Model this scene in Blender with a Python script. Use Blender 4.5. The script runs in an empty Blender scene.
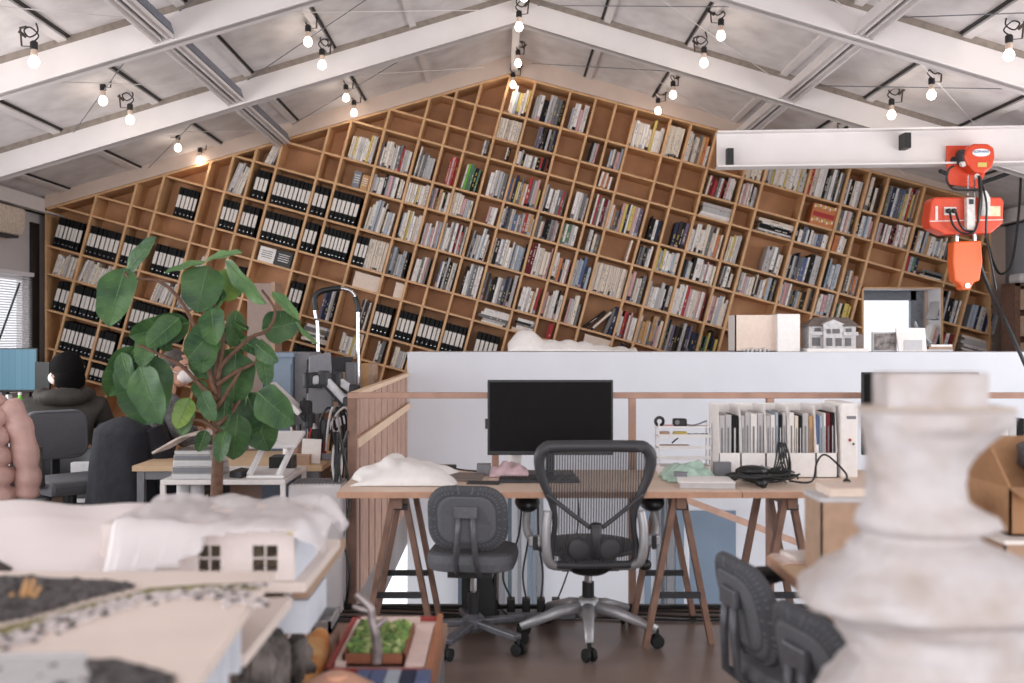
import bpy, math, random
from mathutils import Vector, Matrix, noise
C = bpy.context.scene.collection
S = bpy.context.scene
rnd = random.Random(11)
F = 995.56; EYE = 1.40; VX = 503.0; VY = 338.0
# ---------------------------------------------------------------- camera, sky, light, exposure
cd = bpy.data.cameras.new('camera'); cam = bpy.data.objects.new('camera', cd); C.objects.link(cam)
cam.location = (0, 0, EYE); cam.rotation_euler = (math.pi/2, 0, 0)
cd.lens = 35; cd.sensor_width = 36; cd.shift_x = (512-VX)/1024; cd.shift_y = -(341.5-VY)/1024
cd.clip_start = .05; cd.dof.use_dof = True; cd.dof.focus_distance = 6.6; cd.dof.aperture_fstop = 2.0
S.camera = cam
S.view_settings.view_transform = 'Standard'; S.view_settings.look = 'None'
S.view_settings.gamma = 1; S.view_settings.use_curve_mapping = False
S.view_settings.exposure = 0.0
w = bpy.data.worlds.new('sky'); S.world = w; w.use_nodes = True
w.node_tree.nodes['Background'].inputs[0].default_value = (.93, .96, 1, 1)
w.node_tree.nodes['Background'].inputs[1].default_value = 1.6
def area(name, loc, rot, sx, sy, power, col):
    l = bpy.data.lights.new(name, 'AREA'); l.shape = 'RECTANGLE'; l.size = sx; l.size_y = sy; l.energy = power; l.color = col
    o = bpy.data.objects.new(name, l); C.objects.link(o); o.location = loc; o.rotation_euler = rot
    return o
# added area lamps standing in for daylight from the open end and unseen side windows
area('front_fill_lamp', (0.2, -3.8, 2.2), (math.radians(93), 0, 0), 9, 3.4, 330, (1, .985, .99))
area('left_fill_lamp', (-4.75, 4.5, 1.7), (0, math.radians(-90), 0), 1.5, 6.0, 150, (.97, .98, 1))
area('right_fill_lamp', (5.25, 4.5, 1.7), (0, math.radians(90), 0), 1.5, 6.0, 150, (.98, .98, 1))

# ---------------------------------------------------------------- helpers
def P(px, py, k): return Vector(((px-VX)/k, F/k, EYE-(py-VY)/k))
def PZ(px, py, z): return P(px, py, (py-VY)/(EYE-z))
MATS = {}
def mat(name, col, rough=.6, metal=0.0, var=.12, scale=30.0, emit=0, alpha=None, trans=0, bump=0, col2=None, spec=.5):
    if name in MATS: return MATS[name]
    m = bpy.data.materials.new(name); m.use_nodes = True; t = m.node_tree; b = t.nodes['Principled BSDF']
    def lin(c): return tuple(((v/255)/12.92 if v/255 <= .04045 else (((v/255)+.055)/1.055)**2.4) for v in c)
    c = lin(col); c2 = lin(col2) if col2 else tuple(max(0, v*(1-var*2)) for v in c)
    tc = t.nodes.new('ShaderNodeTexCoord'); n = t.nodes.new('ShaderNodeTexNoise'); n.inputs['Scale'].default_value = scale; n.inputs['Detail'].default_value = 4
    r = t.nodes.new('ShaderNodeValToRGB'); r.color_ramp.elements[0].position = .32; r.color_ramp.elements[1].position = .62
    r.color_ramp.elements[0].color = (*c2, 1); r.color_ramp.elements[1].color = (*c, 1)
    t.links.new(tc.outputs['Object'], n.inputs['Vector']); t.links.new(n.outputs['Fac'], r.inputs['Fac']); t.links.new(r.outputs['Color'], b.inputs['Base Color'])
    b.inputs['Roughness'].default_value = rough; b.inputs['Metallic'].default_value = metal; b.inputs['Specular IOR Level'].default_value = spec
    if emit: b.inputs['Emission Color'].default_value = (*c, 1); b.inputs['Emission Strength'].default_value = emit
    if alpha is not None: b.inputs['Alpha'].default_value = alpha
    if trans: b.inputs['Transmission Weight'].default_value = trans
    if bump:
        bp = t.nodes.new('ShaderNodeBump'); bp.inputs['Strength'].default_value = bump; bp.inputs['Distance'].default_value = .02
        t.links.new(n.outputs['Fac'], bp.inputs['Height']); t.links.new(bp.outputs['Normal'], b.inputs['Normal'])
    MATS[name] = m; return m
class MB:
    def __init__(s): s.v = []; s.f = []; s.m = []; s.mats = []
    def mi(s, m):
        if m not in s.mats: s.mats.append(m)
        return s.mats.index(m)
    def add(s, vs, fs, m):
        o = len(s.v); i = s.mi(m); s.v += [tuple(v) for v in vs]
        for f in fs: s.f.append(tuple(o+a for a in f)); s.m.append(i)
        return s
    def box(s, c, d, m, R=None):
        c = Vector(c); vs = []
        for x in (-.5, .5):
            for y in (-.5, .5):
                for z in (-.5, .5):
                    q = Vector((x*d[0], y*d[1], z*d[2])); vs.append(c+(R @ q if R else q))
        return s.add(vs, [(0,1,3,2),(4,6,7,5),(0,4,5,1),(2,3,7,6),(0,2,6,4),(1,5,7,3)], m)
    def bb(s, a, b, m):
        return s.box([(a[i]+b[i])/2 for i in range(3)], [abs(b[i]-a[i]) for i in range(3)], m)
    def bar(s, a, b, w, h, m, up=(0,0,1)):
        a = Vector(a); b = Vector(b); x = (b-a).normalized(); u = Vector(up)
        if abs(x.dot(u)) > .98: u = Vector((0,1,0))
        y = u.cross(x).normalized(); z = x.cross(y)
        return s.box((a+b)/2, ((b-a).length, w, h), m, Matrix((x, y, z)).transposed())
    def tube(s, pts, r, m, n=8, cap=True):
        pts = [Vector(p) for p in pts]; rs = r if isinstance(r, (list, tuple)) else [r]*len(pts); vs = []; fs = []
        t0 = (pts[1]-pts[0]).normalized(); u = Vector((0,0,1)) if abs(t0.z) < .9 else Vector((1,0,0))
        for i, p in enumerate(pts):
            t = (pts[min(i+1, len(pts)-1)]-pts[max(i-1, 0)]).normalized()
            a = (u-t*u.dot(t)).normalized(); u = a; b = t.cross(a)
            for j in range(n):
                q = 2*math.pi*j/n; vs.append(p+(a*math.cos(q)+b*math.sin(q))*rs[i])
        for i in range(len(pts)-1):
            for j in range(n): fs.append((i*n+j, i*n+(j+1)%n, (i+1)*n+(j+1)%n, (i+1)*n+j))
        if cap: fs.append(tuple(range(n-1, -1, -1))); fs.append(tuple(range((len(pts)-1)*n, len(pts)*n)))
        return s.add(vs, fs, m)
    def lathe(s, prof, c, m, n=16, R=None, sx=1, sy=1):
        c = Vector(c); vs = []; fs = []
        for r, z in prof:
            for j in range(n):
                q = 2*math.pi*j/n; p = Vector((r*math.cos(q)*sx, r*math.sin(q)*sy, z)); vs.append(c+(R @ p if R else p))
        for i in range(len(prof)-1):
            for j in range(n): fs.append((i*n+j, i*n+(j+1)%n, (i+1)*n+(j+1)%n, (i+1)*n+j))
        fs.append(tuple(range(n-1, -1, -1))); fs.append(tuple(range((len(prof)-1)*n, len(prof)*n)))
        return s.add(vs, fs, m)
    def ell(s, c, r, m, n=14, R=None, jit=0, seed=0):
        prof = [(max(.02, math.sin(math.pi*i/8)), -math.cos(math.pi*i/8)) for i in range(9)]
        c = Vector(c); vs = []; fs = []
        for a, z in prof:
            for j in range(n):
                q = 2*math.pi*j/n; p = Vector((a*math.cos(q), a*math.sin(q), z))
                if jit: p *= 1+jit*noise.noise(p*2.1+Vector((seed, seed*.7, 0)))
                p = Vector((p.x*r[0], p.y*r[1], p.z*r[2])); vs.append(c+(R @ p if R else p))
        for i in range(8):
            for j in range(n): fs.append((i*n+j, i*n+(j+1)%n, (i+1)*n+(j+1)%n, (i+1)*n+j))
        fs.append(tuple(range(n-1, -1, -1))); fs.append(tuple(range(8*n, 9*n)))
        return s.add(vs, fs, m)
    def grid(s, fn, nu, nv, m):
        vs = [fn(i/nu, j/nv) for i in range(nu+1) for j in range(nv+1)]
        fs = [(i*(nv+1)+j, (i+1)*(nv+1)+j, (i+1)*(nv+1)+j+1, i*(nv+1)+j+1) for i in range(nu) for j in range(nv)]
        return s.add(vs, fs, m)
    def prism(s, poly, y0, y1, m):      # polygon of (x, z), extruded along y
        n = len(poly); vs = [(x, y0, z) for x, z in poly]+[(x, y1, z) for x, z in poly]
        return s.add(vs, [tuple(range(n)), tuple(range(2*n-1, n-1, -1))]+[(i, n+i, n+(i+1)%n, (i+1)%n) for i in range(n)], m)
    def slab(s, poly, z0, z1, m):       # polygon of (x, y), extruded along z
        n = len(poly); vs = [(x, y, z0) for x, y in poly]+[(x, y, z1) for x, y in poly]
        return s.add(vs, [tuple(range(n-1, -1, -1)), tuple(range(n, 2*n))]+[(i, (i+1)%n, n+(i+1)%n, n+i) for i in range(n)], m)
    def build(s, name, parent=None, local=False, smooth=False, bevel=0, solid=0, sub=0, fix=True):
        me = bpy.data.meshes.new(name); vs = [Vector(v) for v in s.v]; loc = Vector((0,0,0))
        if parent and not local:
            M = parent.matrix_basis.copy(); q = parent.parent
            while q: M = q.matrix_basis @ M; q = q.parent
            iv = M.inverted(); vs = [iv @ v for v in vs]
        if not parent and not local:
            lo = [min(v[i] for v in vs) for i in range(3)]; hi = [max(v[i] for v in vs) for i in range(3)]
            loc = Vector(((lo[0]+hi[0])/2, (lo[1]+hi[1])/2, lo[2])); vs = [v-loc for v in vs]
        me.from_pydata(vs, [], s.f)
        for m in s.mats: me.materials.append(m)
        me.polygons.foreach_set('material_index', s.m)
        if fix:
            import bmesh
            b = bmesh.new(); b.from_mesh(me); bmesh.ops.recalc_face_normals(b, faces=b.faces); b.to_mesh(me); b.free()
        if smooth: me.polygons.foreach_set('use_smooth', [True]*len(me.polygons))
        o = bpy.data.objects.new(name, me); C.objects.link(o); o.location = loc
        if parent: o.parent = parent
        if sub: d = o.modifiers.new('sub', 'SUBSURF'); d.levels = sub; d.render_levels = sub
        if solid: d = o.modifiers.new('solid', 'SOLIDIFY'); d.thickness = solid; d.offset = 0
        if bevel: d = o.modifiers.new('bevel', 'BEVEL'); d.width = bevel; d.segments = 2; d.limit_method = 'ANGLE'
        return o
def tag(o, label=None, cat=None, group=None, kind=None):
    if label: o['label'] = label
    if cat: o['category'] = cat
    if group: o['group'] = group
    if kind: o['kind'] = kind
    return o
def thing(name, label, cat, loc=(0,0,0), rz=0, group=None):
    o = bpy.data.objects.new(name, None); C.objects.link(o); o.location = loc; o.rotation_euler = (0, 0, rz)
    o.matrix_basis = Matrix.Translation(loc) @ Matrix.Rotation(rz, 4, 'Z'); o.empty_display_size = .1
    return tag(o, label, cat, group)
def struct(name, mb, **k):
    return tag(mb.build(name, **k), kind='structure')
def kids(o): return [x for x in bpy.data.objects if x.parent == o]
def copy_tree(o, parent=None):
    ch = kids(o); c = o.copy(); C.objects.link(c)
    if parent: c.parent = parent
    for x in ch: copy_tree(x, c)
    return c
def spline(pts, n=6):
    pts = [Vector(p) for p in pts]; out = []
    for i in range(len(pts)-1):
        a = pts[max(i-1, 0)]; b = pts[i]; c = pts[i+1]; d = pts[min(i+2, len(pts)-1)]
        for j in range(n):
            t = j/n; out.append(.5*((2*b)+(c-a)*t+(2*a-5*b+4*c-d)*t*t+(3*b-a-3*c+d)*t**3))
    return out+[pts[-1]]
def rrect(w, h, r, n=5):
    out = []
    for cx, cy, a0 in ((w/2-r, h/2-r, 0), (-w/2+r, h/2-r, 90), (-w/2+r, -h/2+r, 180), (w/2-r, -h/2+r, 270)):
        for i in range(n+1):
            a = math.radians(a0+90*i/n); out.append((cx+r*math.cos(a), cy+r*math.sin(a)))
    return out
ORD = 'first second third fourth fifth sixth seventh eighth ninth tenth eleventh twelfth thirteenth fourteenth fifteenth sixteenth seventeenth eighteenth nineteenth twentieth'.split()+['%dth' % i for i in range(21, 60)]
# palette
WHITE = mat('white_paint', (232, 228, 229), .55, var=.03); WALLW = mat('wall_white', (205, 205, 211), .6, var=.02, scale=3)
STEELW = mat('white_steel', (226, 219, 217), .5, var=.03, scale=4); BLACK = mat('black_plastic', (22, 21, 23), .45)
DARK = mat('dark_grey', (52, 53, 57), .6); CHROME = mat('chrome', (205, 205, 208), .2, 1.0, var=.03)
ALU = mat('aluminium', (172, 171, 174), .42, .45, var=.05); GREYP = mat('grey_plastic', (120, 120, 126), .5, var=.06)
WOODP = mat('pale_plywood', (226, 194, 164), .5, var=.06, scale=9); WOODB = mat('brown_timber', (142, 108, 92), .6, var=.14, scale=14)
WOODR = mat('cedar_timber', (184, 146, 128), .6, var=.1, scale=10); CARD = mat('cardboard', (178, 148, 126), .8, var=.06)
PAPER = mat('white_paper', (238, 233, 230), .8, var=.03); CREAM = mat('cream_card', (228, 208, 194), .8, var=.04)
GREYW = mat('pale_grey', (196, 194, 196), .6, var=.04); SKIN = mat('skin', (196, 150, 128), .6, var=.05)
RUBBER = mat('rubber', (14, 14, 15), .7); FABG = mat('grey_fabric', (92, 93, 98), .9, var=.1, scale=200)
# ---------------------------------------------------------------- the room
XL, XR, RX, RZ, SL = -4.9, 5.45, .12, 4.38, .30
YB, YF = 10.80, -4.0
def roof(x, dz=0): return RZ-SL*abs(x-RX)+dz
FLOORM = mat('floor_concrete', (126, 108, 100), .32, var=.3, scale=1.6, col2=(84, 70, 65), bump=.03)
CEILM = mat('ceiling_insulation', (226, 220, 219), .75, var=.1, scale=5, col2=(208, 201, 200), bump=.25)
BEIGE = mat('beige_board', (206, 184, 170), .7, var=.05, scale=3)
GREYWALL = mat('grey_metal_wall', (166, 168, 177), .6, var=.06, scale=2)
ST0, ST1, SX0, SX1 = 5.24, 8.22, -.79, 4.9       # the stairwell opening
m = MB(); h = .3
for a, b in (((XL, YF), (XR, ST0)), ((XL, ST1+.085), (XR, YB)), ((XL, ST0), (SX0, ST1+.085)), ((SX1, ST0), (XR, ST1))):
    m.bb((a[0], a[1], -h), (b[0], b[1], 0), FLOORM)
struct('floor', m)
lf = MB().bb((SX0-.5, ST0-.3, -2.8), (SX1+.5, ST1+.3, -2.7), FLOORM); struct('floor_lower', lf)
for nm, x0, x1 in (('ceiling_left', XL-.1, RX), ('ceiling_right', RX, XR+.1)):
    m = MB(); m.add([(x0, YF, roof(x0)), (x1, YF, roof(x1)), (x1, YB, roof(x1)), (x0, YB, roof(x0)),
        (x0, YF, roof(x0)+.1), (x1, YF, roof(x1)+.1), (x1, YB, roof(x1)+.1), (x0, YB, roof(x0)+.1)],
        [(0,1,2,3),(7,6,5,4),(0,4,5,1),(1,5,6,2),(2,6,7,3),(3,7,4,0)], CEILM); struct(nm, m)
# back wall with the window opening behind the bookcase
wx0, wx1, wz0, wz1 = 3.80, 4.58, .9, 1.93
m = MB()
def wallp(poly): m.prism(poly, YB, YB+.15, BEIGE)
wallp([(XL-.1, 0), (wx0, 0), (wx0, roof(wx0)), (RX, RZ), (XL-.1, roof(XL-.1))])
wallp([(wx0, 0), (wx1, 0), (wx1, wz0), (wx0, wz0)]); wallp([(wx0, wz1), (wx1, wz1), (wx1, roof(wx1)), (wx0, roof(wx0))])
wallp([(wx1, 0), (XR+.1, 0), (XR+.1, roof(XR+.1)), (wx1, roof(wx1))]); struct('wall_back', m)
FRM = mat('window_frame_grey', (120, 124, 132), .5)
m = MB(); d = .05
m.bb((wx0, YB+.04, wz0), (wx0+.03, YB+.1, wz1), FRM); m.bb((wx1-.14, YB+.04, wz0), (wx1-.08, YB+.1, wz1), FRM)
m.bb((wx0, YB+.04, wz1-.12), (wx1, YB+.1, wz1), FRM); m.bb((wx0, YB+.04, wz0), (wx1, YB+.1, wz0+.05), FRM)
m.bb((wx1-.08, YB+.05, wz0), (wx1, YB+.09, wz1), FRM)
win = struct('window_1', m)
GLASS = mat('window_glass', (240, 245, 250), .02, var=0, alpha=.12)
MB().bb((wx0+.03, YB+.065, wz0+.05), (wx1-.14, YB+.07, wz1-.12), GLASS).build('pane', win)
# left wall with the blind window at its far end, and one bay of window nearer
m = MB(); ly0, ly1, lz0, lz1 = 8.9, 10.28, .85, 2.05
WALLG = mat('left_wall_panel', (196, 190, 190), .7, var=.04, scale=3)
m.bb((XL-.12, YF, 0), (XL, 1.2, roof(XL)), WALLG); m.bb((XL-.12, 1.2, 0), (XL, 7.8, .9), WALLG); m.bb((XL-.12, 1.2, 2.4), (XL, 7.8, roof(XL)), WALLG)
m.bb((XL-.12, 7.8, 0), (XL, ly0, roof(XL)), WALLG); m.bb((XL-.12, ly0, 0), (XL, ly1, lz0), WALLG); m.bb((XL-.12, ly0, lz1), (XL, ly1, roof(XL)), WALLG)
m.bb((XL-.12, ly1, 0), (XL, YB, roof(XL)), WALLG); struct('wall_left', m)
m = MB(); RXW = MB()
m.bb((XR, YF, 0), (XR+.12, 1.2, roof(XR)), GREYWALL); m.bb((XR, 1.2, 0), (XR+.12, 7.8, .9), GREYWALL); m.bb((XR, 1.2, 2.4), (XR+.12, 7.8, roof(XR)), GREYWALL)
m.bb((XR, 7.8, 0), (XR+.12, YB, roof(XR)), GREYWALL)
for y in (9.0, 9.6, 10.2): m.bb((XR-.012, y, 0), (XR, y+.03, 2.6), GREYWALL)
struct('wall_right', m)
m = MB(); m.bb((XL-.1, ly0, lz0), (XL-.04, ly0+.05, lz1), WHITE); m.bb((XL-.1, ly1-.05, lz0), (XL-.04, ly1, lz1), WHITE)
m.bb((XL-.1, ly0, lz0), (XL-.04, ly1, lz0+.05), WHITE); m.bb((XL-.1, ly0, lz1-.05), (XL-.04, ly1, lz1), WHITE); w2 = struct('window_2', m)
MB().bb((XL-.08, ly0+.05, lz0+.05), (XL-.075, ly1-.05, lz1-.05), GLASS).build('pane', w2)
# blind
BL = mat('blind_slat', (226, 224, 228), .5, var=.02)
b = thing('window_blind', 'white slatted window blind with crossing braces at the far left wall', 'blind', (XL+.03, 9.5, .8))
m = MB()
for i in range(46):
    z = .86+i*.0255
    m.box((XL+.03, 9.58, z), (.022, 1.36, .002), BL, Matrix.Rotation(math.radians(35), 3, 'Y'))
m.build('slats', b); MB().bb((XL+.005, 8.88, 2.03), (XL+.06, 10.28, 2.07), BL).build('head_rail', b)
for a, c in (((8.95, 1.95), (9.95, .55)), ((9.95, 1.95), (8.95, .55))):
    MB().bar((XL+.07, a[0], a[1]), (XL+.07, c[0], c[1]), .014, .014, DARK).build('wall_brace', b)
# white post and dark joint beside the bookcase
t = struct('trim_1', MB().bb((XL, 10.3, 0), (XL+.03, 10.46, 2.6), BLACK))
# roof frames: painted steel rafters 1.81 m apart, a fascia on the back wall, eave beams, ridge and rails
GAP = mat('rafter_top_band', (150, 138, 128), .8, var=.12, scale=20)  # tan grey strip filling the space from rafter top to roof
def rafter(n, y, zb, hh, mt, gap=True):
    m = MB()
    for x0, x1 in ((XL, RX), (RX, XR)):
        def q(x, dz): return zb-SL*abs(x-RX)+dz
        m.prism([(x0, q(x0, 0)), (x1, q(x1, 0)), (x1, q(x1, hh)), (x0, q(x0, hh))], y, y+.05, mt)
        m.prism([(x0, q(x0, 0)), (x1, q(x1, 0)), (x1, q(x1, .012)), (x0, q(x0, .012))], y-.02, y+.11, mt)
        if gap: m.prism([(x0, q(x0, hh)), (x1, q(x1, hh)), (x1, roof(x1)), (x0, roof(x0))], y+.005, y+.06, GAP)
    struct('trim_%d' % n, m)
for i, y in enumerate((8.58, 6.77, 4.96, 3.15, 1.34, -.47)): rafter(2+i, y, 4.12, .205, STEELW)
m = MB(); bx0, bz0, bxa, bza, bx1, bz1 = -4.821, 2.763+.004, .079, 4.182+.004, 5.137, 2.826+.004
for pl in ([(bx0, bz0), (bxa, bza), (RX, RZ), (bx0, roof(bx0))], [(bxa, bza), (bx1, bz1), (bx1, roof(bx1)), (RX, RZ)]): m.prism(pl, 10.47, 10.53, BEIGE)
struct('trim_8', m)
for i, (x, s) in enumerate(((XL, 1), (XR, -1))):
    m = MB(); z = roof(x); m.bb((x, YF, z-.17), (x+s*.08, YB, z-.01), STEELW); m.bb((x, YF, z-.17), (x+s*.16, YB, z-.155), STEELW); struct('trim_%d' % (9+i), m)
m = MB().bb((RX-.035, YF, 4.20), (RX+.035, YB, 4.37), STEELW); struct('trim_11', m)
for i, x in enumerate((-2.3, 2.45)):       # lipped steel rails running to the back wall
    z = 4.12-SL*abs(x-RX); a = Matrix.Rotation(math.copysign(.29, x), 3, 'Y')
    m = MB(); L = 10.45-YF; yc = (10.45+YF)/2; z += .035
    for sx in (-1, 1):
        q = Vector((x, yc, z))+a @ Vector((sx*.036, 0, 0))
        m.box(q+a @ Vector((0, 0, .05)), (.04, L, .10), STEELW, a); m.box(q+a @ Vector((sx*.027, 0, .0)), (.01, L, .03), STEELW, a); m.box(q+a @ Vector((-sx*.016, 0, -.004)), (.01, L, .012), STEELW, a)
    m.box(Vector((x, yc, z+.06)), (.05, L, .06), GREYP, a); m.box(Vector((x, yc, z+.0))+a @ Vector((.07, 0, .06)), (.006, L, .08), mat('rail_blue_grey', (120, 122, 134), .5), a)
    struct('trim_%d' % (12+i), m)
TAPE = mat('black_cable_tape', (40, 37, 36), .7)
JL = [-4.6, -3.85, -3.0, -2.2, -1.49, -.78]; JR = [.9, 1.62, 2.42, 3.16, 3.98, 4.75]
n = 14
for x in JL+JR:
    s = 1 if x < RX else -1; a = Matrix.Rotation(math.copysign(.29, x-RX), 3, 'Y'); m = MB(); L = 10.5-YF
    m.box((x, (10.5+YF)/2, roof(x)-.014), (.06, L, .026), STEELW, a)
    if x not in (-.78, 2.42): m.box((x+s*.045, (10.5+YF)/2, roof(x+s*.045)-.006), (.02, L, .012), TAPE, a)
    struct('trim_%d' % n, m); n += 1
# thin tie wires under the panels
m = MB()
for y0 in (8.64, 6.83, 5.02):
    y1 = y0+1.75
    for x0, x1 in ((-3.7, -2.4), (-2.2, -.2), (.3, 2.3), (2.6, 4.2)):
        m.tube([(x0, y0, roof(x0)-.06), (x1, y1, roof(x1)-.06)], .004, STEELW, 5); m.tube([(x0, y1, roof(x0)-.06), (x1, y0, roof(x1)-.06)], .004, GREYP, 5)
struct('trim_%d' % n, m); n += 1
# white stairwell wall with a wide counter top, and the things in the well
m = MB(); m.bb((-.79, 8.22, -2.7), (SX1, 8.30, 1.284), WALLW); m.bb((-.79, 8.30, .0), (SX1, 8.74, 1.284), WALLW)
struct('wall_stairwell', m)
BLUEP = mat('blue_grey_panel', (112, 128, 146), .6, var=.05, scale=4)
m = MB()
for x0, y0, x1, y1 in ((690, 512, 737, 700), (833, 535, 858, 700)):
    a = P(x0, y0, 122); c = P(x1, y1, 122); m.bb((a.x, 8.20, a.z), (c.x, 8.22, c.z), BLUEP)
struct('trim_%d' % n, m); n += 1
def fins(name, label, x0, x1, y0, y1, seed):
    t = thing(name, label, 'panel', P((x0+x1)/2, y1, 122)-Vector((0, .05, 0))); r = random.Random(seed)
    a = P(x0, y0, 122); c = P(x1, y1, 122)
    MB().bb((a.x, 8.19, c.z), (c.x, 8.215, a.z), WALLW).build('backing', t)
    x = a.x; m = MB(); cs = [BLUEP, mat('dark_slate', (70, 82, 94), .5), BLUEP, GREYP]
    while x < c.x-.02:
        wd = r.choice((.02, .03, .05, .07)); m.bb((x, 8.16, c.z), (min(c.x, x+wd), 8.19, a.z), r.choice(cs)); x += wd+r.choice((.02, .03, .05))
    m.build('fins', t); return t
fins('striped_panel', 'white panel with blue grey vertical strips behind the small grey chair', 458, 548, 490, 690, 3)
fins('striped_panel', 'white panel with narrow grey strips seen through the middle trestle', 645, 690, 495, 690, 5)
m = MB().bar(P(640, 482, 124), P(900, 582, 124), .03, .05, WOODR); hr = m.build('stair_handrail')
tag(hr, 'sloping wooden handrail going down along the white stairwell wall', 'handrail')
# ---------------------------------------------------------------- railing round the stairwell
r = thing('stair_railing', 'cedar railing with handrail, posts and close boards round the stairwell', 'railing', (-.79, 5.2, 0))
MB().bb((-.81, 5.18, 1.085), (SX1, 5.23, 1.115), WOODR).build('handrail', r, bevel=.004)
MB().bb((-.81, 5.23, 1.085), (-.77, 8.22, 1.115), WOODP).build('handrail', r, bevel=.004)
for x in (-.785, -.04, .675, 1.395, 2.11, 2.83, 3.55):
    MB().bb((x-.018 if x > -.7 else -.81, 5.185, 0), (x+.018 if x > -.7 else -.765, 5.225, 1.085), WOODR if x > -.7 else WOODB).build('post', r)
y = 5.25
for i in range(11):
    wd = (.2, .32, .22, .28, .26, .3, .24)[i % 7]
    MB().bb((-.796, y, .0), (-.788, min(y+wd, 8.2), 1.085), WOODR).build('board', r); y += wd+.055
    if y > 8.1: break
MB().bb((-.775, 5.25, .82), (-.76, 8.2, .87), WOODP).build('mid_rail', r)
# black cable trunking on the floor along the railing
k_ = MB().bb((-1.0, 5.14, 0), (4.2, 5.17, .02), BLACK)
for i in range(4):
    k_.tube(spline([(-1.2+j*.55, 5.10-.05*i+.05*math.sin(j*2.1+i), .008) for j in range(10)], 5), .006, BLACK, 6)
tag(k_.build('power_cable'), 'black power cables lying along the floor at the railing foot', 'cable')
# ---------------------------------------------------------------- the tilted bookcase
KB = 95.0; YBK = F/KB; BD = .30
TU, TV = math.radians(15.3), math.radians(14.85)
def UVpx(u, v): return (510.5+u*math.cos(TU)-v*math.sin(TV), 73.7+u*math.sin(TU)+v*math.cos(TV))
def UV(u, v):
    x, y = UVpx(u, v); return ((x-VX)/KB, EYE-(y-VY)/KB)
def X_(px): return (px-VX)/KB
def Z_(py): return EYE-(py-VY)/KB
OUT = [(X_(45), 0), (X_(991), 0), (X_(991), Z_(202.5)), (X_(510.5), Z_(73.7)), (X_(45), Z_(208.5))]
def clip_half(poly, n, c):          # keep n.p <= c
    out = []
    for i in range(len(poly)):
        a, b = poly[i], poly[(i+1) % len(poly)]; da = n[0]*a[0]+n[1]*a[1]-c; db = n[0]*b[0]+n[1]*b[1]-c
        if da <= 0: out.append(a)
        if (da < 0 < db) or (db < 0 < da):
            t = da/(da-db); out.append((a[0]+(b[0]-a[0])*t, a[1]+(b[1]-a[1])*t))
    return out
def clip_conv(poly, conv):
    for i in range(len(conv)):
        a, b = conv[i], conv[(i+1) % len(conv)]; n = (b[1]-a[1], -(b[0]-a[0])); poly = clip_half(poly, n, n[0]*a[0]+n[1]*a[1])
        if len(poly) < 3: return []
    return poly
OX0, OX1, OZ1 = X_(862), X_(943), Z_(287)       # opening for the window
def cut(poly):
    poly = clip_conv(poly, OUT)
    if not poly: return []
    rs = [clip_half(poly, (1, 0), OX0), clip_half(poly, (-1, 0), -OX1)]
    mid = clip_half(clip_half(poly, (-1, 0), -OX0), (1, 0), OX1)
    if len(mid) >= 3: rs.append(clip_half(mid, (0, -1), -OZ1)); rs.append(clip_half(mid, (0, 1), .8) if len(mid) >= 3 else [])
    return [p for p in rs if len(p) >= 3]
US = [-405, -369, -333, -308.5, -267, -246.5, -226, -202.5, -161, -141.5, -107.5, -71.7, -47.2, -25.4, 0.5, 26.5, 62.8, 89.3, 110.2, 131.2, 167, 188, 214.5, 251.3, 272.1, 315.8, 353, 373.3, 392.8, 430, 472.7, 499, 540]
VS = [0, 39, 66, 87, 125, 152, 189.5, 227, 247.5, 288, 315, 350, 387, 408, 447]
SHELFW = mat('bookcase_plywood', (214, 168, 122), .5, var=.12, scale=7)
BACKW = mat('bookcase_back', (192, 140, 98), .6, var=.1, scale=5)
bc = thing('bookcase', 'huge tilted grid bookcase of pale plywood filling the gabled back wall', 'bookcase', (0, YBK, 0))
for u in US[1:-1]:
    for p in cut([UV(u-1.15, -60), UV(u+1.15, -60), UV(u+1.15, 560), UV(u-1.15, 560)]): MB().prism(p, YBK, YBK+BD, SHELFW).build('upright', bc)
for v in VS[1:]+[474, 500, 540]:
    m = MB()
    for p in cut([UV(-520, v-1), UV(560, v-1), UV(560, v+1), UV(-520, v+1)]): m.prism(p, YBK+.004, YBK+BD, SHELFW)
    if m.v: m.build('shelf', bc)
m = MB()
for p in cut([(-9, 0), (9, 0), (9, 9), (-9, 9)]): m.prism(p, YBK+BD, YBK+BD+.012, BACKW)
m.build('back_panel', bc)
def edge(a, b, t=.022):
    d = Vector((b[0]-a[0], b[1]-a[1])).normalized(); n = Vector((-d.y, d.x))*t
    return [(a[0], a[1]), (b[0], b[1]), (b[0]+n.x, b[1]+n.y), (a[0]+n.x, a[1]+n.y)]
for i in range(5):
    if i == 0: continue
    MB().prism(edge(OUT[i], OUT[(i+1) % 5]), YBK-.003, YBK+BD+.012, SHELFW).build('outer_frame', bc)
m = MB()
for a in ((OX0, .8, OX0+.018, OZ1), (OX1-.018, .8, OX1, OZ1), (OX0, OZ1-.018, OX1, OZ1)): m.bb((a[0], YBK-.006, a[1]), (a[2], YBK+BD+.01, a[3]), SHELFW)
for a in ((OX0+.018, .8, OX0+.022, OZ1-.018), (OX1-.022, .8, OX1-.018, OZ1-.018)): m.bb((a[0], YBK+.01, a[1]), (a[2], YB-.002, a[3]), WHITE)
m.bb((OX0+.018, YBK+.01, OZ1-.022), (OX1-.018, YB-.002, OZ1-.018), WHITE); m.bb((OX0+.018, YBK+.01, .8), (OX1-.018, YB-.002, .82), WHITE)
m.build('window_reveal', bc)
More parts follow.
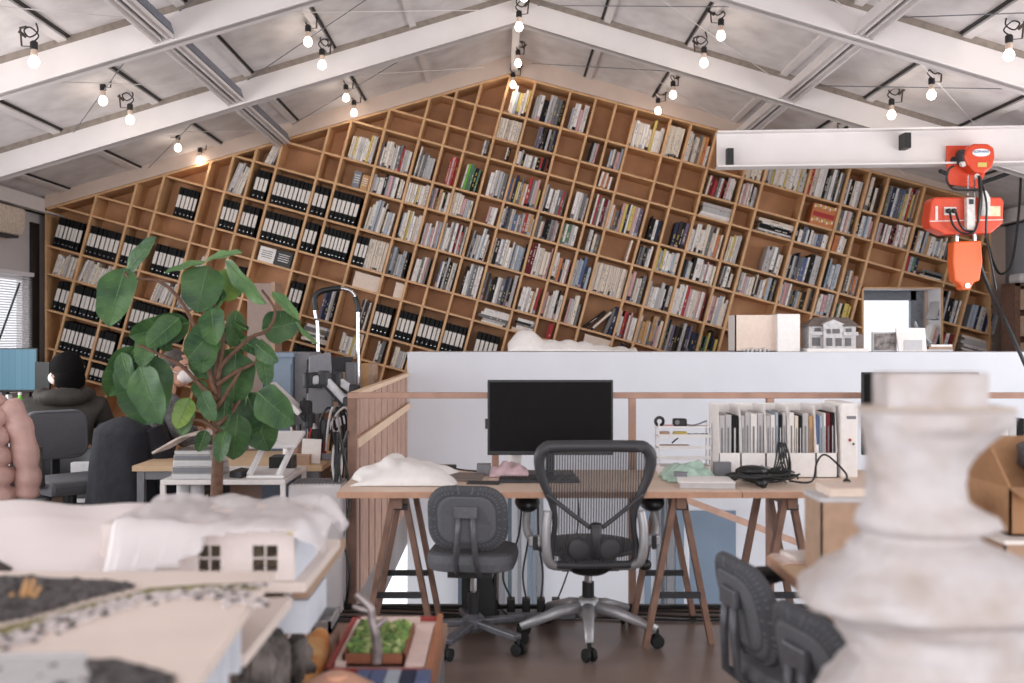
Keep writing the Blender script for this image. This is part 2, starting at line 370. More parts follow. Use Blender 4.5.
# ---------------- what stands in the compartments (one row of the grid per line, left to right)
ROWS = {
0: {14:'Y8', 15:'G9', 16:'N8', 19:'Y', 20:'I', 21:'O', 22:'W', 23:'I', 24:'Y', 25:'K', 26:'N', 27:'N', 28:'C', 29:'N4'},
1: {14:'I', 15:'D6', 17:'N7', 18:'N7', 22:'R9', 23:'N9', 25:'X', 26:'N', 27:'W', 28:'R', 29:'N'},
2: {13:'W3', 14:'N4', 15:'K', 18:'O9', 22:'S', 24:'S', 25:'U', 26:'O9', 29:'Q'},
3: {9:'Y9', 10:'K', 11:'G9', 12:'r5', 13:'E8', 14:'G8', 15:'C', 16:'R', 17:'C8', 18:'R8', 19:'C', 20:'D7', 21:'D6', 22:'O', 23:'Y9', 24:'R5', 25:'U', 26:'W', 27:'O', 30:'D', 31:'U8'},
4: {6:'P6', 9:'V5', 10:'W', 11:'Y', 12:'N', 13:'W', 14:'W5', 15:'C', 16:'W', 17:'E', 18:'R7', 19:'I2', 20:'W9', 21:'Y', 22:'W', 23:'W8', 24:'N', 25:'N', 26:'W9', 27:'y', 30:'R', 31:'S'},
5: {5:'P', 6:'B8', 7:'B', 8:'B', 9:'B', 10:'W9', 11:'Y9', 12:'W9', 13:'R', 14:'U9', 15:'W', 16:'R', 17:'C', 18:'U', 19:'I', 20:'R', 21:'G', 22:'R', 23:'W', 24:'L'},
6: {3:'B6', 5:'B', 6:'B', 7:'B', 8:'B', 9:'B', 10:'H', 11:'U', 12:'W9', 13:'U8', 14:'W8', 15:'D', 16:'C9', 17:'W', 18:'W8', 19:'L', 20:'R', 21:'N', 22:'D', 23:'y', 24:'D'},
7: {7:'Z', 10:'T8', 11:'T4', 15:'S', 16:'S', 17:'r4', 19:'T8', 20:'D5'},
8: {0:'B', 1:'B', 2:'B', 3:'B8', 4:'P6', 6:'B5', 7:'s', 8:'B9', 9:'D5', 10:'D4', 11:'B', 12:'B', 13:'B', 14:'B', 15:'B8'},
9: {0:'P', 1:'P', 2:'P', 3:'P6', 4:'P', 9:'S', 10:'Y7', 11:'W5', 12:'W8'},
10: {0:'B', 1:'B', 2:'B', 3:'B', 4:'B', 9:'B'},
11: {0:'B', 1:'B', 2:'B', 3:'B'},
12: {1:'B', 2:'B', 3:'P'}}
BOOKC = {'white':(228,222,218), 'ivory':(220,206,192), 'pale grey':(186,182,182), 'grey':(112,110,112), 'black':(16,15,17), 'dark brown':(56,42,38), 'red':(170,58,58), 'dark red':(112,34,44),
 'orange':(196,122,80), 'yellow':(206,184,104), 'blue':(92,106,142), 'pale blue':(168,178,190), 'navy':(42,50,76), 'green':(92,124,100), 'lime green':(110,178,62), 'pink':(200,156,158), 'purple':(116,104,126), 'tan':(190,148,104), 'cream':(228,216,200)}
BM = {k: mat('book_'+k.replace(' ', '_'), c, .6, var=.04, spec=.25) for k, c in BOOKC.items()}
PAL = {'W':'white white white cream ivory pale_grey white grey pink pale_blue black'.split(), 'I':['ivory','cream','cream','ivory'],
 'G':'pale_grey pale_grey grey white black pale_grey'.split(), 'N':'pale_grey white ivory grey black tan pink white dark_brown pale_blue'.split(),
 'D':'black black dark_brown grey navy white black pale_grey purple'.split(), 'K':'black grey white white red pale_grey black ivory'.split(),
 'C':'white yellow pale_grey blue pink ivory tan grey white purple orange navy white ivory red'.split(), 'R':'red white pale_grey dark_red black pink white ivory white grey'.split(), 'r':['red','red','red','pink','red'],
 'Y':'white yellow white ivory white pale_blue white pale_grey ivory cream'.split(), 'y':'yellow yellow cream black navy green black yellow'.split(), 'O':'white orange tan white ivory pale_grey cream white grey'.split(),
 'E':'green white black green lime_green white pale_grey'.split(), 'U':'blue white pale_blue white navy ivory pale_grey black pale_grey grey'.split(), 'P':['white','ivory','pale_grey','cream','white'],
 'L':['black','ivory','grey','navy']}
INK = [BM['grey'], BM['grey'], BM['pink'], BM['pale blue'], BM['dark brown'], BM['black']]
PAGES = mat('book_pages', (226, 214, 196), .8, var=.06, scale=80)
def bookmesh(m, o, ex, ez, t, h, d, col, r, pages=True):
    """a shut book: cover boards and spine, page block showing at the top, title printed on the spine"""
    o = Vector(o); ey = Vector((0, 1, 0)); c = .0022
    def blk(a0, a1, h0, h1, d0, d1, mm):
        vs = [o+ex*x+ez*z+ey*y for x in (a0, a1) for y in (d0, d1) for z in (h0, h1)]
        m.add(vs, [(0,1,3,2),(4,6,7,5),(0,4,5,1),(2,3,7,6),(0,2,6,4),(1,5,7,3)], mm)
    blk(0, t, 0, h, 0, d, BM[col])
    if pages and t > .012: blk(c, t-c, h-.0001, h+.0006, .004, d+.001, PAGES)
    dk = col in ('black', 'navy', 'dark brown', 'red', 'dark red', 'green', 'blue', 'purple', 'grey')
    a, b = sorted((r.uniform(.12, .6), r.uniform(.4, .92)))
    if b-a > .1:
        w0 = .33
        mm = r.choice((BM['white'], BM['cream'], BM['yellow'])) if dk else r.choice(INK[:5])
        n = max(2, int((b-a)*h/.016))
        for i in range(n):
            if r.random() < .6:
                z = h*(a+(b-a)*i/n); blk(t*w0, t*(1-w0), z, z+h*(b-a)/n*.62, -.0007, .0, mm)
    if r.random() < .35: blk(0.0003, t-.0003, h*.03, h*r.uniform(.07, .2), -.0006, 0, r.choice(INK))
def basis():
    ex = Vector((math.cos(TU), 0, -math.sin(TU))); return ex, Vector((math.sin(TU), 0, math.cos(TU)))
EX, EZ = basis()
def hidden(px, py):
    if px > 406 and py > 350: return 1
    if px > 718 and 124 < py < 167: return 1
    if 924 < px < 1002 and 195 < py < 240: return 1
    if 948 < px < 980 and 240 < py < 292: return 1
    if 735 < px < 800 and py > 315: return 1
    if 808 < px < 862 and py > 320: return 1
    if 247 < px < 274 and 283 < py < 352: return 1
    if 120 < px < 262 and py > 300: return .7
    if px < 320 and py > 385: return 1
    return 0
rowfirst = {}
for r_ in range(14):
    for c_ in range(32):
        x, y = UVpx((US[c_]+US[c_+1])/2, VS[r_+1]-8)
        if x > 48 and y > 74+(.268 if x > 510 else .2895)*abs(x-510.5)+6: rowfirst[r_] = c_; break
def place(c_, r_): return '%s compartment of %s bookcase row' % (ORD[c_-rowfirst.get(r_, 0)], ORD[r_])
BOOKS = []      # (score, builder args)
binder_proto = None; BINDER_L = mat('binder_label', (226, 218, 212), .7, var=.03)
def binder(o, t, h, d, label, dark_only=False):
    b = thing('binder', label, 'binder', o, 0, 'black binders in the bookcase'); z0 = Vector(o)
    m = MB(); R = Matrix((EX, (0, 1, 0), EZ)).transposed()
    def bx(a, b_, mm): m.box(R @ Vector([(a[i]+b_[i])/2 for i in range(3)]), [abs(b_[i]-a[i]) for i in range(3)], mm, R)
    BB = mat('binder_black', (17, 16, 18), .6, spec=.2); bx((0, 0, 0), (.003, d, h), BB); bx((t-.003, 0, 0), (t, d, h), BB); bx((0, 0, 0), (t, .003, h), BB); bx((.003, .006, .006), (t-.003, d-.004, h-.012), PAPER)
    m.lathe([(.004, 0), (.006, .0012), (.0035, .0016)], R @ Vector((t/2, 0, h*.13)), CHROME, 8, Matrix.Rotation(math.pi/2, 3, 'X'))
    m.build('body', b, local=True)
    l = MB(); l.box(R @ Vector((t/2, -.0008, h*.53)), (t*.8, .0016, h*.42), BINDER_L, R); l.build('label', b, local=True)
    return b
def make_cell(c_, r_, code):
    k = code[0]; fill = int(code[1:])/10 if len(code) > 1 else 1.0
    u0, u1, v0, v1 = US[c_]+1.4, US[c_+1]-1.4, VS[r_]+1.2, VS[r_+1]-1.0
    if c_ == 0: u0 = max(u0, -419+(v1-240)*.0)
    W = u1-u0; H = (v1-v0)/KB; ex, ez = EX, EZ; r = random.Random(c_*97+r_*13); pl = place(c_, r_)
    def pt(u, v, y): x, z = UV(u, v); return Vector((x, YBK+y, z))
    px0, py0 = UVpx((u0+u1)/2, v1-12); hid = hidden(px0, py0)
    if k == 'B' or k == 'H':
        full = W*(fill if k == 'B' else .5); u = u1-full if fill < 1 else u0; i = 0; end = u1 if k == 'B' else u0+full
        if k == 'H': u = u0
        if c_ == 0:
            while UVpx(u, v1)[0] < 50 or UVpx(u, v0+5)[0] < 47: u += 1
        h = min(.318, H-.02)
        while True:
            t = r.choice((3.6, 4.4, 4.4, 5.0))
            if u+t > end: break
            binder(pt(u, v1, .02+r.uniform(0, .02)), t/KB-.003, h, .25, 'black binder with pale label, %s from left in %s' % (ORD[i], pl)); i += 1; u += t
        if k == 'H': k = 'I'; u0 = u; W = u1-u0
        else: return
    if k in PAL:
        if k == 'L':
            u = u0+W*.15; hs = (.3, .29, .26, .3)
            for i in range(4):
                a = math.radians((38, 34, 8, 3)[i]); e1 = ex*math.cos(a)-ez*math.sin(a); e2 = ez*math.cos(a)+ex*math.sin(a)
                BOOKS.append((900*(1-hid), pt(u0+W*(.05, .28, .72, .86)[i], v1, .03), e1, e2, .024+.01*(i > 1), H*(.82, .8, .78, .84)[i], .2, PAL['L'][i], '%s leaning book, %s from left in %s' % (PAL['L'][i].replace('_', ' '), ORD[i], pl), r.random(), 'book', px0, py0))
            return
        full = W*fill; u = u1-full; i = 0; thin = k == 'P'; base = r.uniform(.68, .84) if H > .3 else r.uniform(.8, .93)
        if c_ == 0:
            while UVpx(u, v1)[0] < 50: u += 1
        if k == 'I' and fill == 1: base = .86
        hh = base; col = None; lean = math.radians(r.choice((0, 0, 1, 2))) if fill < 1 else 0
        if thin: lean = math.radians(r.choice((3, 8, 12)))
        while True:
            t = r.choice((1.5, 1.9, 2.2)) if thin else r.choice((1.6, 1.9, 2.2, 2.2, 2.6, 3.0, 3.6))
            if u+t > u1-(2 if lean else 0): break
            if not (k == 'I' and i): col = r.choice(PAL[k])
            if r.random() < .5 and k != 'I': hh = min(.94, max(.5, base+r.uniform(-.16, .14)))
            h = H*hh; e1 = ex*math.cos(lean)-ez*math.sin(lean); e2 = ez*math.cos(lean)+ex*math.sin(lean)
            col = col.replace('_', ' '); word = 'thin' if t < 2.0 else ('thick' if t > 2.9 else 'mid-sized')
            nm = 'magazine' if thin else 'book'
            lab = ('%s %s %s, %s from left in %s' % (word, col, nm, ORD[min(i, 50)], pl)) if not thin else ('thin %s magazine, %s from left in %s' % (col, ORD[min(i, 50)], pl))
            BOOKS.append(((t*h*KB)*(1-hid), pt(u, v1, .025+r.uniform(0, .03)), e1, e2, t/KB-.0038, h, min(.22, h*.75), col, lab, r.random(), nm, px0, py0)); i += 1; u += t
        return
    if k in 'SsQ':
        if k == 'Q':
            for i, cl in enumerate(('red', 'pale blue', 'green', 'navy')):
                BOOKS.append((120*(1-hid), pt(u0+1+i*2.9, v1, .03), ex, ez, .028, H*.86, .16, cl, '%s upright book, %s from left in %s' % (cl, ORD[i], pl), r.random(), 'book', px0, py0))
            u0 += 15; W = u1-u0
        h = 0; i = 0; top = H*(.5 if k == 'Q' else .82); tilt = math.radians(22 if k == 's' else 0)
        while True:
            t = r.uniform(.018, .034)
            if h+t > top: break
            wd = W/KB*r.uniform(.72, .92); off = W/KB-wd-.002; cl = r.choice(['white', 'pale_grey', 'black', 'white', 'grey', 'ivory']).replace('_', ' ')
            e1 = ex*math.cos(tilt)+ez*math.sin(tilt); e2 = ez*math.cos(tilt)-ex*math.sin(tilt)
            o = pt(u0, v1, .03+r.uniform(0, .03))+e1*off*(1 if not tilt else .3)+e2*h
            # lying flat: thickness runs up, so swap axes
            BOOKS.append((wd*t*KB*KB*(1-hid), o+e1*wd, e2, -e1, t-.001, wd, .2, cl, '%s book lying flat, %s from bottom in %s' % (cl, ORD[i], pl), r.random(), 'book', px0, py0)); h += t; i += 1
        return
    def bx(name, lab, cat, uu0, uu1, hf, mm, front=None):
        m = MB(); R = Matrix((ex, (0, 1, 0), ez)).transposed(); w_ = (uu1-uu0)/KB; h_ = H*hf; o = pt(uu0, v1, .03)
        t = thing(name, lab, cat, o)
        m.box(R @ Vector((w_/2, .1, h_/2)), (w_, .2, h_), mm, R); m.build('body', t, local=True, bevel=.002)
        f = MB(); 
        if front == 'lines':
            for i in range(4): f.box(R @ Vector((w_*.5, -.001, h_*(.75-.14*i))), (w_*(.7-.08*(i % 2)), .002, h_*.04), BLACK if mm is PAPER else PAPER, R)
            f.build('cover_print', t, local=True)
        elif front == 'orange':
            for i in range(2):
                for j in range(9): f.box(R @ Vector((w_*(.08+.105*j), -.001, h_*(.86 if i else .22)+.008*(j % 3))), (w_*.07, .002, h_*.13), BM['yellow'] if j % 2 else BM['cream'], R)
            f.box(R @ Vector((w_*.5, -.001, h_*.52)), (w_*.9, .002, h_*.22), BM['red'], R); f.build('cover_print', t, local=True)
        else:
            f.box(R @ Vector((w_*.5, .1, h_+.002)), (w_+.006, .206, .012), mm, R); f.build('lid', t, local=True)
        return t
    if k == 'Z':
        bx('catalogue', 'white printed catalogue facing out in '+pl, 'book', u0+W*.08, u0+W*.5, .82, PAPER, 'lines'); bx('catalogue', 'black printed catalogue facing out in '+pl, 'book', u0+W*.52, u0+W*.95, .86, BLACK, 'lines')
    if k == 'V':
        bx('catalogue', 'grey catalogue with print facing out in '+pl, 'book', u0+W*.45, u0+W*.7, .7, GREYP, 'lines'); bx('catalogue', 'tan catalogue with print facing out in '+pl, 'book', u0+W*.73, u0+W*.98, .62, BM['tan'], 'lines')
    if k == 'X': bx('boxed_set', 'orange printed box set facing out in '+pl, 'box', u0+W*.3, u1, .88, BM['orange'], 'orange')
    if k == 'T': bx('storage_box', {10: 'wide pale beige box in ', 11: 'small pale beige box in ', 19: 'grey beige box in '}[c_]+pl, 'box', u1-W*fill, u1, .8, CREAM)
for r_ in ROWS:
    for c_ in ROWS[r_]: make_cell(c_, r_, ROWS[r_][c_])
for nm, grp, cat in (('book', 'books in the tilted bookcase', 'book'), ('magazine', 'thin magazines and files in the bookcase', 'magazine')):
    bs = sorted([b for b in BOOKS if b[10] == nm], key=lambda b: -b[0]); rest = MB()
    for i, b in enumerate(bs):
        if b[0] <= 0: continue
        if i < 298:
            m = MB(); bookmesh(m, b[1], b[2], b[3], b[4], b[5], b[6], b[7], random.Random(b[9])); o = m.build(nm); tag(o, b[8], cat, grp)
        else: bookmesh(rest, b[1], b[2], b[3], b[4], b[5], b[6], b[7], random.Random(b[9]))
    if rest.v:
        o = rest.build('books' if nm == 'book' else 'magazines'); tag(o, 'the many smaller books filling the rest of the bookcase compartments', cat, grp, 'stuff')
print('BOOKS', len(BOOKS), 'magazines', len([b for b in BOOKS if b[10] == 'magazine']))
# ---------------------------------------------------------------- bulbs clipped along the roof joints
BULBM = mat('bulb_glass', (255, 240, 226), .3, emit=9, var=0)
CLIP = mat('clip_metal', (96, 88, 80), .4, .8); SOCK = mat('socket_white', (222, 196, 178), .5)
def bulb_proto():
    b = thing('light_bulb', '', 'bulb')
    m = MB().lathe([(.005, -.036), (.020, -.031), (.031, -.016), (.034, 0), (.031, .014), (.024, .027), (.019, .036)], (0, 0, 0), BULBM, 14); m.build('glass_bulb', b, local=True, smooth=True)
    m = MB().lathe([(.019, .036), (.021, .05), (.019, .075), (.016, .082)], (0, 0, 0), SOCK, 12); m.build('bulb_collar', b, local=True, smooth=True)
    m = MB().lathe([(.019, .08), (.024, .085), (.024, .125), (.014, .135)], (0, 0, 0), BLACK, 12); m.build('socket', b, local=True)
    m = MB(); m.bar((.02, 0, .10), (.075, .01, .10), .012, .003, CLIP); m.bar((.075, .01, .10), (.085, .01, .215), .012, .003, CLIP)
    m.bar((.085, .01, .215), (.04, .01, .225), .03, .004, CLIP); m.bar((.05, 0, .16), (.1, .0, .2), .004, .02, CLIP); m.build('clip', b, local=True)
    m = MB(); m.tube(spline([(0, 0, .13), (-.03, 0, .17), (.02, .01, .22), (.06, .01, .20), (.03, .0, .16), (-.02, -.01, .2), (0, 0, .28)], 5), .005, BLACK, 6); m.build('cord', b, local=True)
    l = bpy.data.lights.new('lamp_glow', 'POINT'); l.energy = .8; l.color = (1, .84, .68); l.shadow_soft_size = .035
    lo = bpy.data.objects.new('lamp_glow', l); C.objects.link(lo); lo.parent = b; lo.location = (0, 0, -.06)
    return b
BZ = {-3.0: 3.265, -1.49: 3.72, .13: 4.05, 1.6: 3.72, 3.1: 3.25}
SPOT = [(-3.0, [62, 101, 120, 148, 160], [34, 103, 130, 178, 200]), (-1.49, [42, 65, 98, 113], [308, 322, 346, 354]), (.13, [-3, 27, 63.5, 85], [524, 519, 518, 513]),
        (1.6, [36, 63, 95, 111], [721, 704, 673, 658]), (3.1, [55.5, 95, 115, 141], [1009, 931.5, 891.6, 846])]
WHERE = {-3.0: 'in the far left row of bulbs', -1.49: 'in the row left of the ridge', .13: 'hanging from the ridge', 1.6: 'in the row right of the ridge', 3.1: 'in the far right row of bulbs'}
bp = bulb_proto(); first = True
for X0, ys, xs in SPOT:
    for i, (y, x) in enumerate(zip(ys, xs)):
        k = (VY-y)/(BZ[X0]-EYE); o = bp if first else copy_tree(bp); first = False
        yy = F/k; yy = 8.18 if 8.18 < yy < 8.75 else (6.38 if 6.38 < yy < 6.95 else yy); p = P(x, y, F/yy); o.location = p; o.rotation_euler = (0, 0, rnd.choice((0, .6, 2.6, 3.1, -.5)))
        o['label'] = 'lit bulb on black cord, %s %s' % (ORD[i]+' from front', WHERE[X0]); o['group'] = 'clip-on bulbs along the roof joints'; o['category'] = 'light bulb'
# cord from each bulb up to the roof is the twisted loop above; joints carry the feed cable
# ---------------------------------------------------------------- crane beam and hoist
m = MB(); a = P(719, 130, 125); k2 = 129.5; y0 = F/125; y1 = F/k2+.0
cr = thing('crane_beam', 'white steel crane beam with black end stop crossing in front of the bookcase', 'beam', (a.x, y0, 2.86))
z0, z1 = EYE-(166.5-VY)/125, EYE-(130.5-VY)/125
m.bar((a.x, y0+.09, (z0+z1)/2), (a.x+3.72, y1+.05, (z0+z1)/2), .012, z1-z0, STEELW); m.build('web', cr)
for z, nm in ((z0+.006, 'flange'), (z1-.006, 'flange')):
    MB().bar((a.x, y0+.09, z), (a.x+3.72, y1+.05, z), .16, .014, STEELW).build(nm, cr)
MB().bb((a.x+.07, y0+.01, z0+.015), (a.x+.12, y0+.1, z0+.15), BLACK).build('end_stop', cr)
q = P(905, 145, 126); MB().bb((q.x-.04, y0-.16, z0+.12), (q.x+.01, y0-.0, z0+.24), BLACK).build('end_stop', cr)
kh = 127.2; YH = F/kh
ORANGE = mat('hoist_orange', (214, 72, 40), .4, var=.05); ORANGE2 = mat('hoist_bright_orange', (232, 100, 42), .4, var=.03); WHP = mat('hoist_white', (226, 218, 212), .5)
def PP(x, y): p = P(x, y, kh); return (p.x, p.z)
h = thing('electric_hoist', 'red orange electric chain hoist hanging from the white crane beam', 'hoist', P(966, 300, kh))
# trolley side plate with its wheels
MB().prism([PP(948, 145), PP(985, 145), PP(988, 170), PP(980, 188), PP(950, 184), PP(948, 165)], YH+.02, YH+.04, ORANGE).build('trolley_plate', h, bevel=.004)
m = MB()
for x in (955, 980):
    p = P(x, 160, kh); m.lathe([(.012, -.03), (.045, -.028), (.05, 0), (.03, .03)], (p.x, YH+.05, p.z), DARK, 12, Matrix.Rotation(math.pi/2, 3, 'X'))
m.build('trolley_wheels', h)
m = MB(); pts = [PP(*a) for a in ((962, 150), (968, 146), (982, 146), (988, 150), (989, 159), (986, 170), (978, 176), (968, 174), (961, 166), (958, 158))]
m.prism(pts, YH-.10, YH+.02, ORANGE); m.build('motor_case', h, bevel=.014)
p = P(960, 158, kh); MB().lathe([(.05, -.04), (.062, -.03), (.062, .03), (.05, .04)], (p.x+.01, YH-.03, p.z), DARK, 14, Matrix.Rotation(math.pi/2, 3, 'Y')).build('drum', h)
m = MB(); p = P(975, 155, kh)
m.prism([(p.x+x*.068, p.z+y*.03) for x, y in [(a/.5, b/.5) for a, b in rrect(1, 1, .45)]], YH-.104, YH-.1, PAPER); m.build('brand_plate', h)
BLUEI = mat('ink_blue', (62, 104, 168), .5)
def text(s, size, loc, mt, parent, name='lettering', ext=.001, rx=math.pi/2, align='CENTER'):
    c = bpy.data.curves.new(name, 'FONT'); c.body = s; c.size = size; c.extrude = ext; c.align_x = align; c.align_y = 'CENTER'; c.materials.append(mt)
    o = bpy.data.objects.new(name, c); C.objects.link(o); me = bpy.data.meshes.new_from_object(o.evaluated_get(bpy.context.evaluated_depsgraph_get())); bpy.data.objects.remove(o)
    n = bpy.data.objects.new(name, me); C.objects.link(n); n.rotation_euler = (rx, 0, 0); n.location = Vector(loc)-parent.matrix_basis.translation; n.parent = parent; return n
bpy.context.view_layer.update()
text('ELEPHANT', .026, (p.x, YH-.106, p.z+.006), BLUEI, h)
q = P(976, 167, kh); MB().bb((q.x-.035, YH-.104, q.z-.017), (q.x+.035, YH-.1, q.z+.017), BM['yellow']).build('warning_label', h)
m = MB(); q = P(957, 166, kh); m.lathe([(.02, 0), (.025, .02), (.025, .06), (.018, .07)], (q.x, YH-.06, q.z), WHP, 12, Matrix.Rotation(math.radians(70), 3, 'Y')); m.build('cable_gland', h)
for dx, y0_, y1_ in ((965, 176, 196), (971.5, 178, 200)):
    m = MB()
    a_ = P(dx, y0_, kh); b_ = P(dx, y1_, kh); n_ = 12
    for i in range(n_):
        z = a_.z+(b_.z-a_.z)*(i+.5)/n_; m.box((a_.x, YH-.05, z), (.012 if i % 2 else .005, .005 if i % 2 else .012, .017), CHROME)
    m.build('chain', h)
q = P(971.5, 178, kh); MB().lathe([(.012, -.006), (.02, -.004), (.02, .004), (.012, .006)], (q.x, YH-.09, q.z), WHP, 12, Matrix.Rotation(math.pi/2, 3, 'X')).build('chain_guide', h)
# second body: wide control housing, chain bag and connectors
pts = [PP(*a) for a in ((929, 201), (932, 198), (998, 198), (1001, 202), (1000, 224), (988, 234), (942, 235), (928, 228), (926, 222))]
MB().prism(pts, YH-.05, YH+.1, ORANGE).build('control_housing', h, bevel=.012)
MB().prism([PP(927, 221.5), PP(1000, 220), PP(1000, 220.9), PP(927, 222.5)], YH-.054, YH-.05, WHP).build('housing_seam', h)
q0 = P(984, 207, kh); q1 = P(997, 217, kh); MB().bb((q0.x, YH-.054, q1.z), (q1.x, YH-.05, q0.z), mat('rating_plate', (236, 214, 178), .6)).build('rating_plate', h)
q0 = P(932.5, 207, kh); q1 = P(935, 221, kh); MB().bb((q0.x, YH-.054, q1.z), (q1.x, YH-.05, q0.z), WHP).build('housing_stripe', h)
m = MB(); q0 = P(941, 208, kh); q1 = P(953, 216, kh); m.bb((q0.x, YH-.058, q1.z), (q1.x, YH-.05, q0.z), WHP); pl_ = m.build('socket_plate', h)
for x in (944.3, 950):
    q = P(x, 212, kh); MB().lathe([(.012, 0), (.019, .004), (.019, .02), (.01, .03)], (q.x, YH-.058, q.z), BLACK, 12, Matrix.Rotation(math.pi/2, 3, 'X')).build('plug_socket', h)
MB().bb((P(961, 0, kh).x, YH-.10, P(0, 231, kh).z), (P(969.5, 0, kh).x, YH-.05, P(0, 199, kh).z), WHP).build('switch_case', h, bevel=.006)
MB().bb((P(963, 0, kh).x, YH-.104, P(0, 206, kh).z), (P(967.5, 0, kh).x, YH-.1, P(0, 201, kh).z), DARK).build('switch', h)
MB().prism([PP(977, 192), PP(981, 192), PP(985, 199), PP(985, 217), PP(976, 217), PP(975, 205)], YH-.09, YH-.05, WHP).build('cable_cover', h, bevel=.005)
m = MB()
def cab(pts, r=.009, dy=-.1): m.tube(spline([Vector((P(x, y, kh).x, YH+dy-.02*i % .04, P(x, y, kh).z)) for i, (x, y) in enumerate(pts)], 6), r, BLACK, 7)
cab([(944.3, 214), (946, 226), (956, 234), (966, 234), (972, 222), (974, 205), (972, 180)]); cab([(950, 214), (953, 226), (960, 232), (968, 233)])
cab([(948, 168), (942, 172), (941, 182), (946, 191), (960, 192), (972, 192)]); cab([(974, 180), (979, 205), (980, 235), (983, 260), (990, 290)], .008)
cab([(972, 222), (973, 200), (973, 178)], .012); m.build('cables', h)
pts = [PP(*a) for a in ((951, 242), (978, 241), (980, 262), (977, 281), (971, 283), (968, 290), (960, 290), (957, 284), (952, 281), (950, 262))]
MB().prism(pts, YH-.05, YH+.06, ORANGE2).build('chain_bucket', h, bevel=.012)
m = MB(); m.bb((P(954, 0, kh).x, YH-.03, P(0, 243, kh).z), (P(957, 0, kh).x, YH-.01, P(0, 234, kh).z), CHROME); m.bb((P(972, 0, kh).x, YH-.03, P(0, 243, kh).z), (P(975, 0, kh).x, YH-.01, P(0, 234, kh).z), CHROME); m.build('hanger', h)
q = P(964, 286, kh); MB().lathe([(.01, 0), (.02, .004), (.02, .012)], (q.x, YH-.05, q.z), CHROME, 10, Matrix.Rotation(math.pi/2, 3, 'X')).build('bolt', h)
m = MB(); m.tube(spline([P(979, 262, 124), P(990, 290, 124), P(1006, 322, 126), P(1024, 362, 128), P(1040, 400, 129), P(1052, 470, 129), P(1056, 600, 129), P(1058, 840, 129)], 6), .016, BLACK, 7); o = m.build('hoist_cable')
tag(o, 'thick black hoist cable sloping down to the right edge', 'cable')
m = MB(); m.tube(spline([P(1021, 170, 110), P(1019, 210, 110), P(1012, 262, 110), P(1001, 274, 110), P(993, 262, 112), P(987, 240, 118), P(984, 226, 124)], 6), .011, BLACK, 7); o = m.build('looped_cable')
tag(o, 'black cable looping down the grey wall right of the hoist', 'cable')
m = MB(); m.tube([P(940, 171, 110), P(975, 185, 108), P(1024, 168, 112)], .02, DARK, 8); o = m.build('roof_pipe'); tag(o, 'dark pipe running up to the right eave behind the hoist', 'pipe')
# ---------------------------------------------------------------- things along the counter above the stairwell
KC = 118.0; YC = F/KC; ZC = 1.286
def CP(x, y): p = P(x, y, KC); return p
t = thing('card_model', 'open white card box model standing on the counter', 'model', (CP(767, 352).x, YC, ZC))
m = MB(); a, b_ = CP(735, 315), CP(776, 352); m.bb((a.x, YC, ZC), (b_.x, YC+.01, a.z), CREAM); m.bb((a.x, YC-.0, ZC), (a.x+.012, YC+.25, a.z), PAPER); m.bb((a.x, YC, ZC), (CP(800, 0).x, YC+.25, ZC+.006), PAPER); m.build('model_wall', t)
m = MB(); c_ = CP(800, 314); m.add([(b_.x, YC-.05, ZC), (c_.x, YC+.0, ZC), (c_.x, YC+.0, c_.z), (b_.x, YC-.05, c_.z), (b_.x, YC+.25, ZC), (c_.x, YC+.25, ZC), (c_.x, YC+.25, c_.z), (b_.x, YC+.25, c_.z)], [(0,1,2,3),(7,6,5,4),(0,4,5,1),(1,5,6,2),(2,6,7,3),(3,7,4,0)], PAPER); m.build('model_block', t)
m = MB()
for i in range(7): m.ell((a.x+.07+i*.035, YC-.02, ZC+.012), (.012, .012, .012+.006*(i % 3)), GREYW, 8)
m.build('model_trees', t)
# the small house model
HM = mat('house_model_wall', (206, 202, 202), .8); HR = mat('house_model_roof', (128, 116, 110), .8); HG = mat('house_model_window', (92, 88, 90), .4)
t = thing('house_model', 'pale two storey house model with grey hipped roof on the counter', 'model', (CP(836, 352).x, YC, ZC))
def HB(x0, y0, x1, y1, ya, yb, mm, nm): a = CP(x0, y0); b = CP(x1, y1); MB().bb((a.x, YC+ya, b.z), (b.x, YC+yb, a.z), mm).build(nm, t)
HB(805, 348.5, 866, 352, -.07, .3, PAPER, 'base_board'); HB(809, 326, 856, 348.5, 0, .2, HM, 'walls'); HB(822, 324, 841, 348.5, -.04, 0, HM, 'centre_bay')
a = CP(806, 326.3); b_ = CP(859, 326.3); zr = CP(0, 317).z; z0 = a.z
MB().add([(a.x, YC-.03, z0), (b_.x, YC-.03, z0), (b_.x, YC+.24, z0), (a.x, YC+.24, z0), (a.x+.1, YC+.1, zr), (b_.x-.06, YC+.1, zr)], [(0,1,2,3),(0,1,5,4),(1,2,5),(2,3,4,5),(3,0,4)], HR).build('roof', t)
a = CP(820, 324.5); b_ = CP(843, 324.5); MB().prism([(a.x, a.z), (b_.x, a.z), ((a.x+b_.x)/2, CP(0, 319.5).z)], YC-.055, YC+.1, HM).build('gable', t)
for x0, y0, x1, y1 in ((814.5, 328, 820.5, 331.5), (825, 329, 829, 333.5), (831, 329, 838, 333.5), (846, 328.5, 851.5, 332), (825, 338, 830.5, 346), (834, 338, 840, 346), (812, 337.5, 820, 346), (845, 338, 851, 346)):
    HB(x0, y0, x1, y1, -.046 if 822 < x0 < 841 else -.006, -.03 if 822 < x0 < 841 else 0.004, HG, 'window')
HB(808, 331.8, 821.5, 335, -.035, 0, HM, 'balcony'); HB(842, 332, 857, 335.5, -.035, 0, HM, 'balcony'); HB(857, 334, 864, 348, .02, .18, HR, 'side_annex')
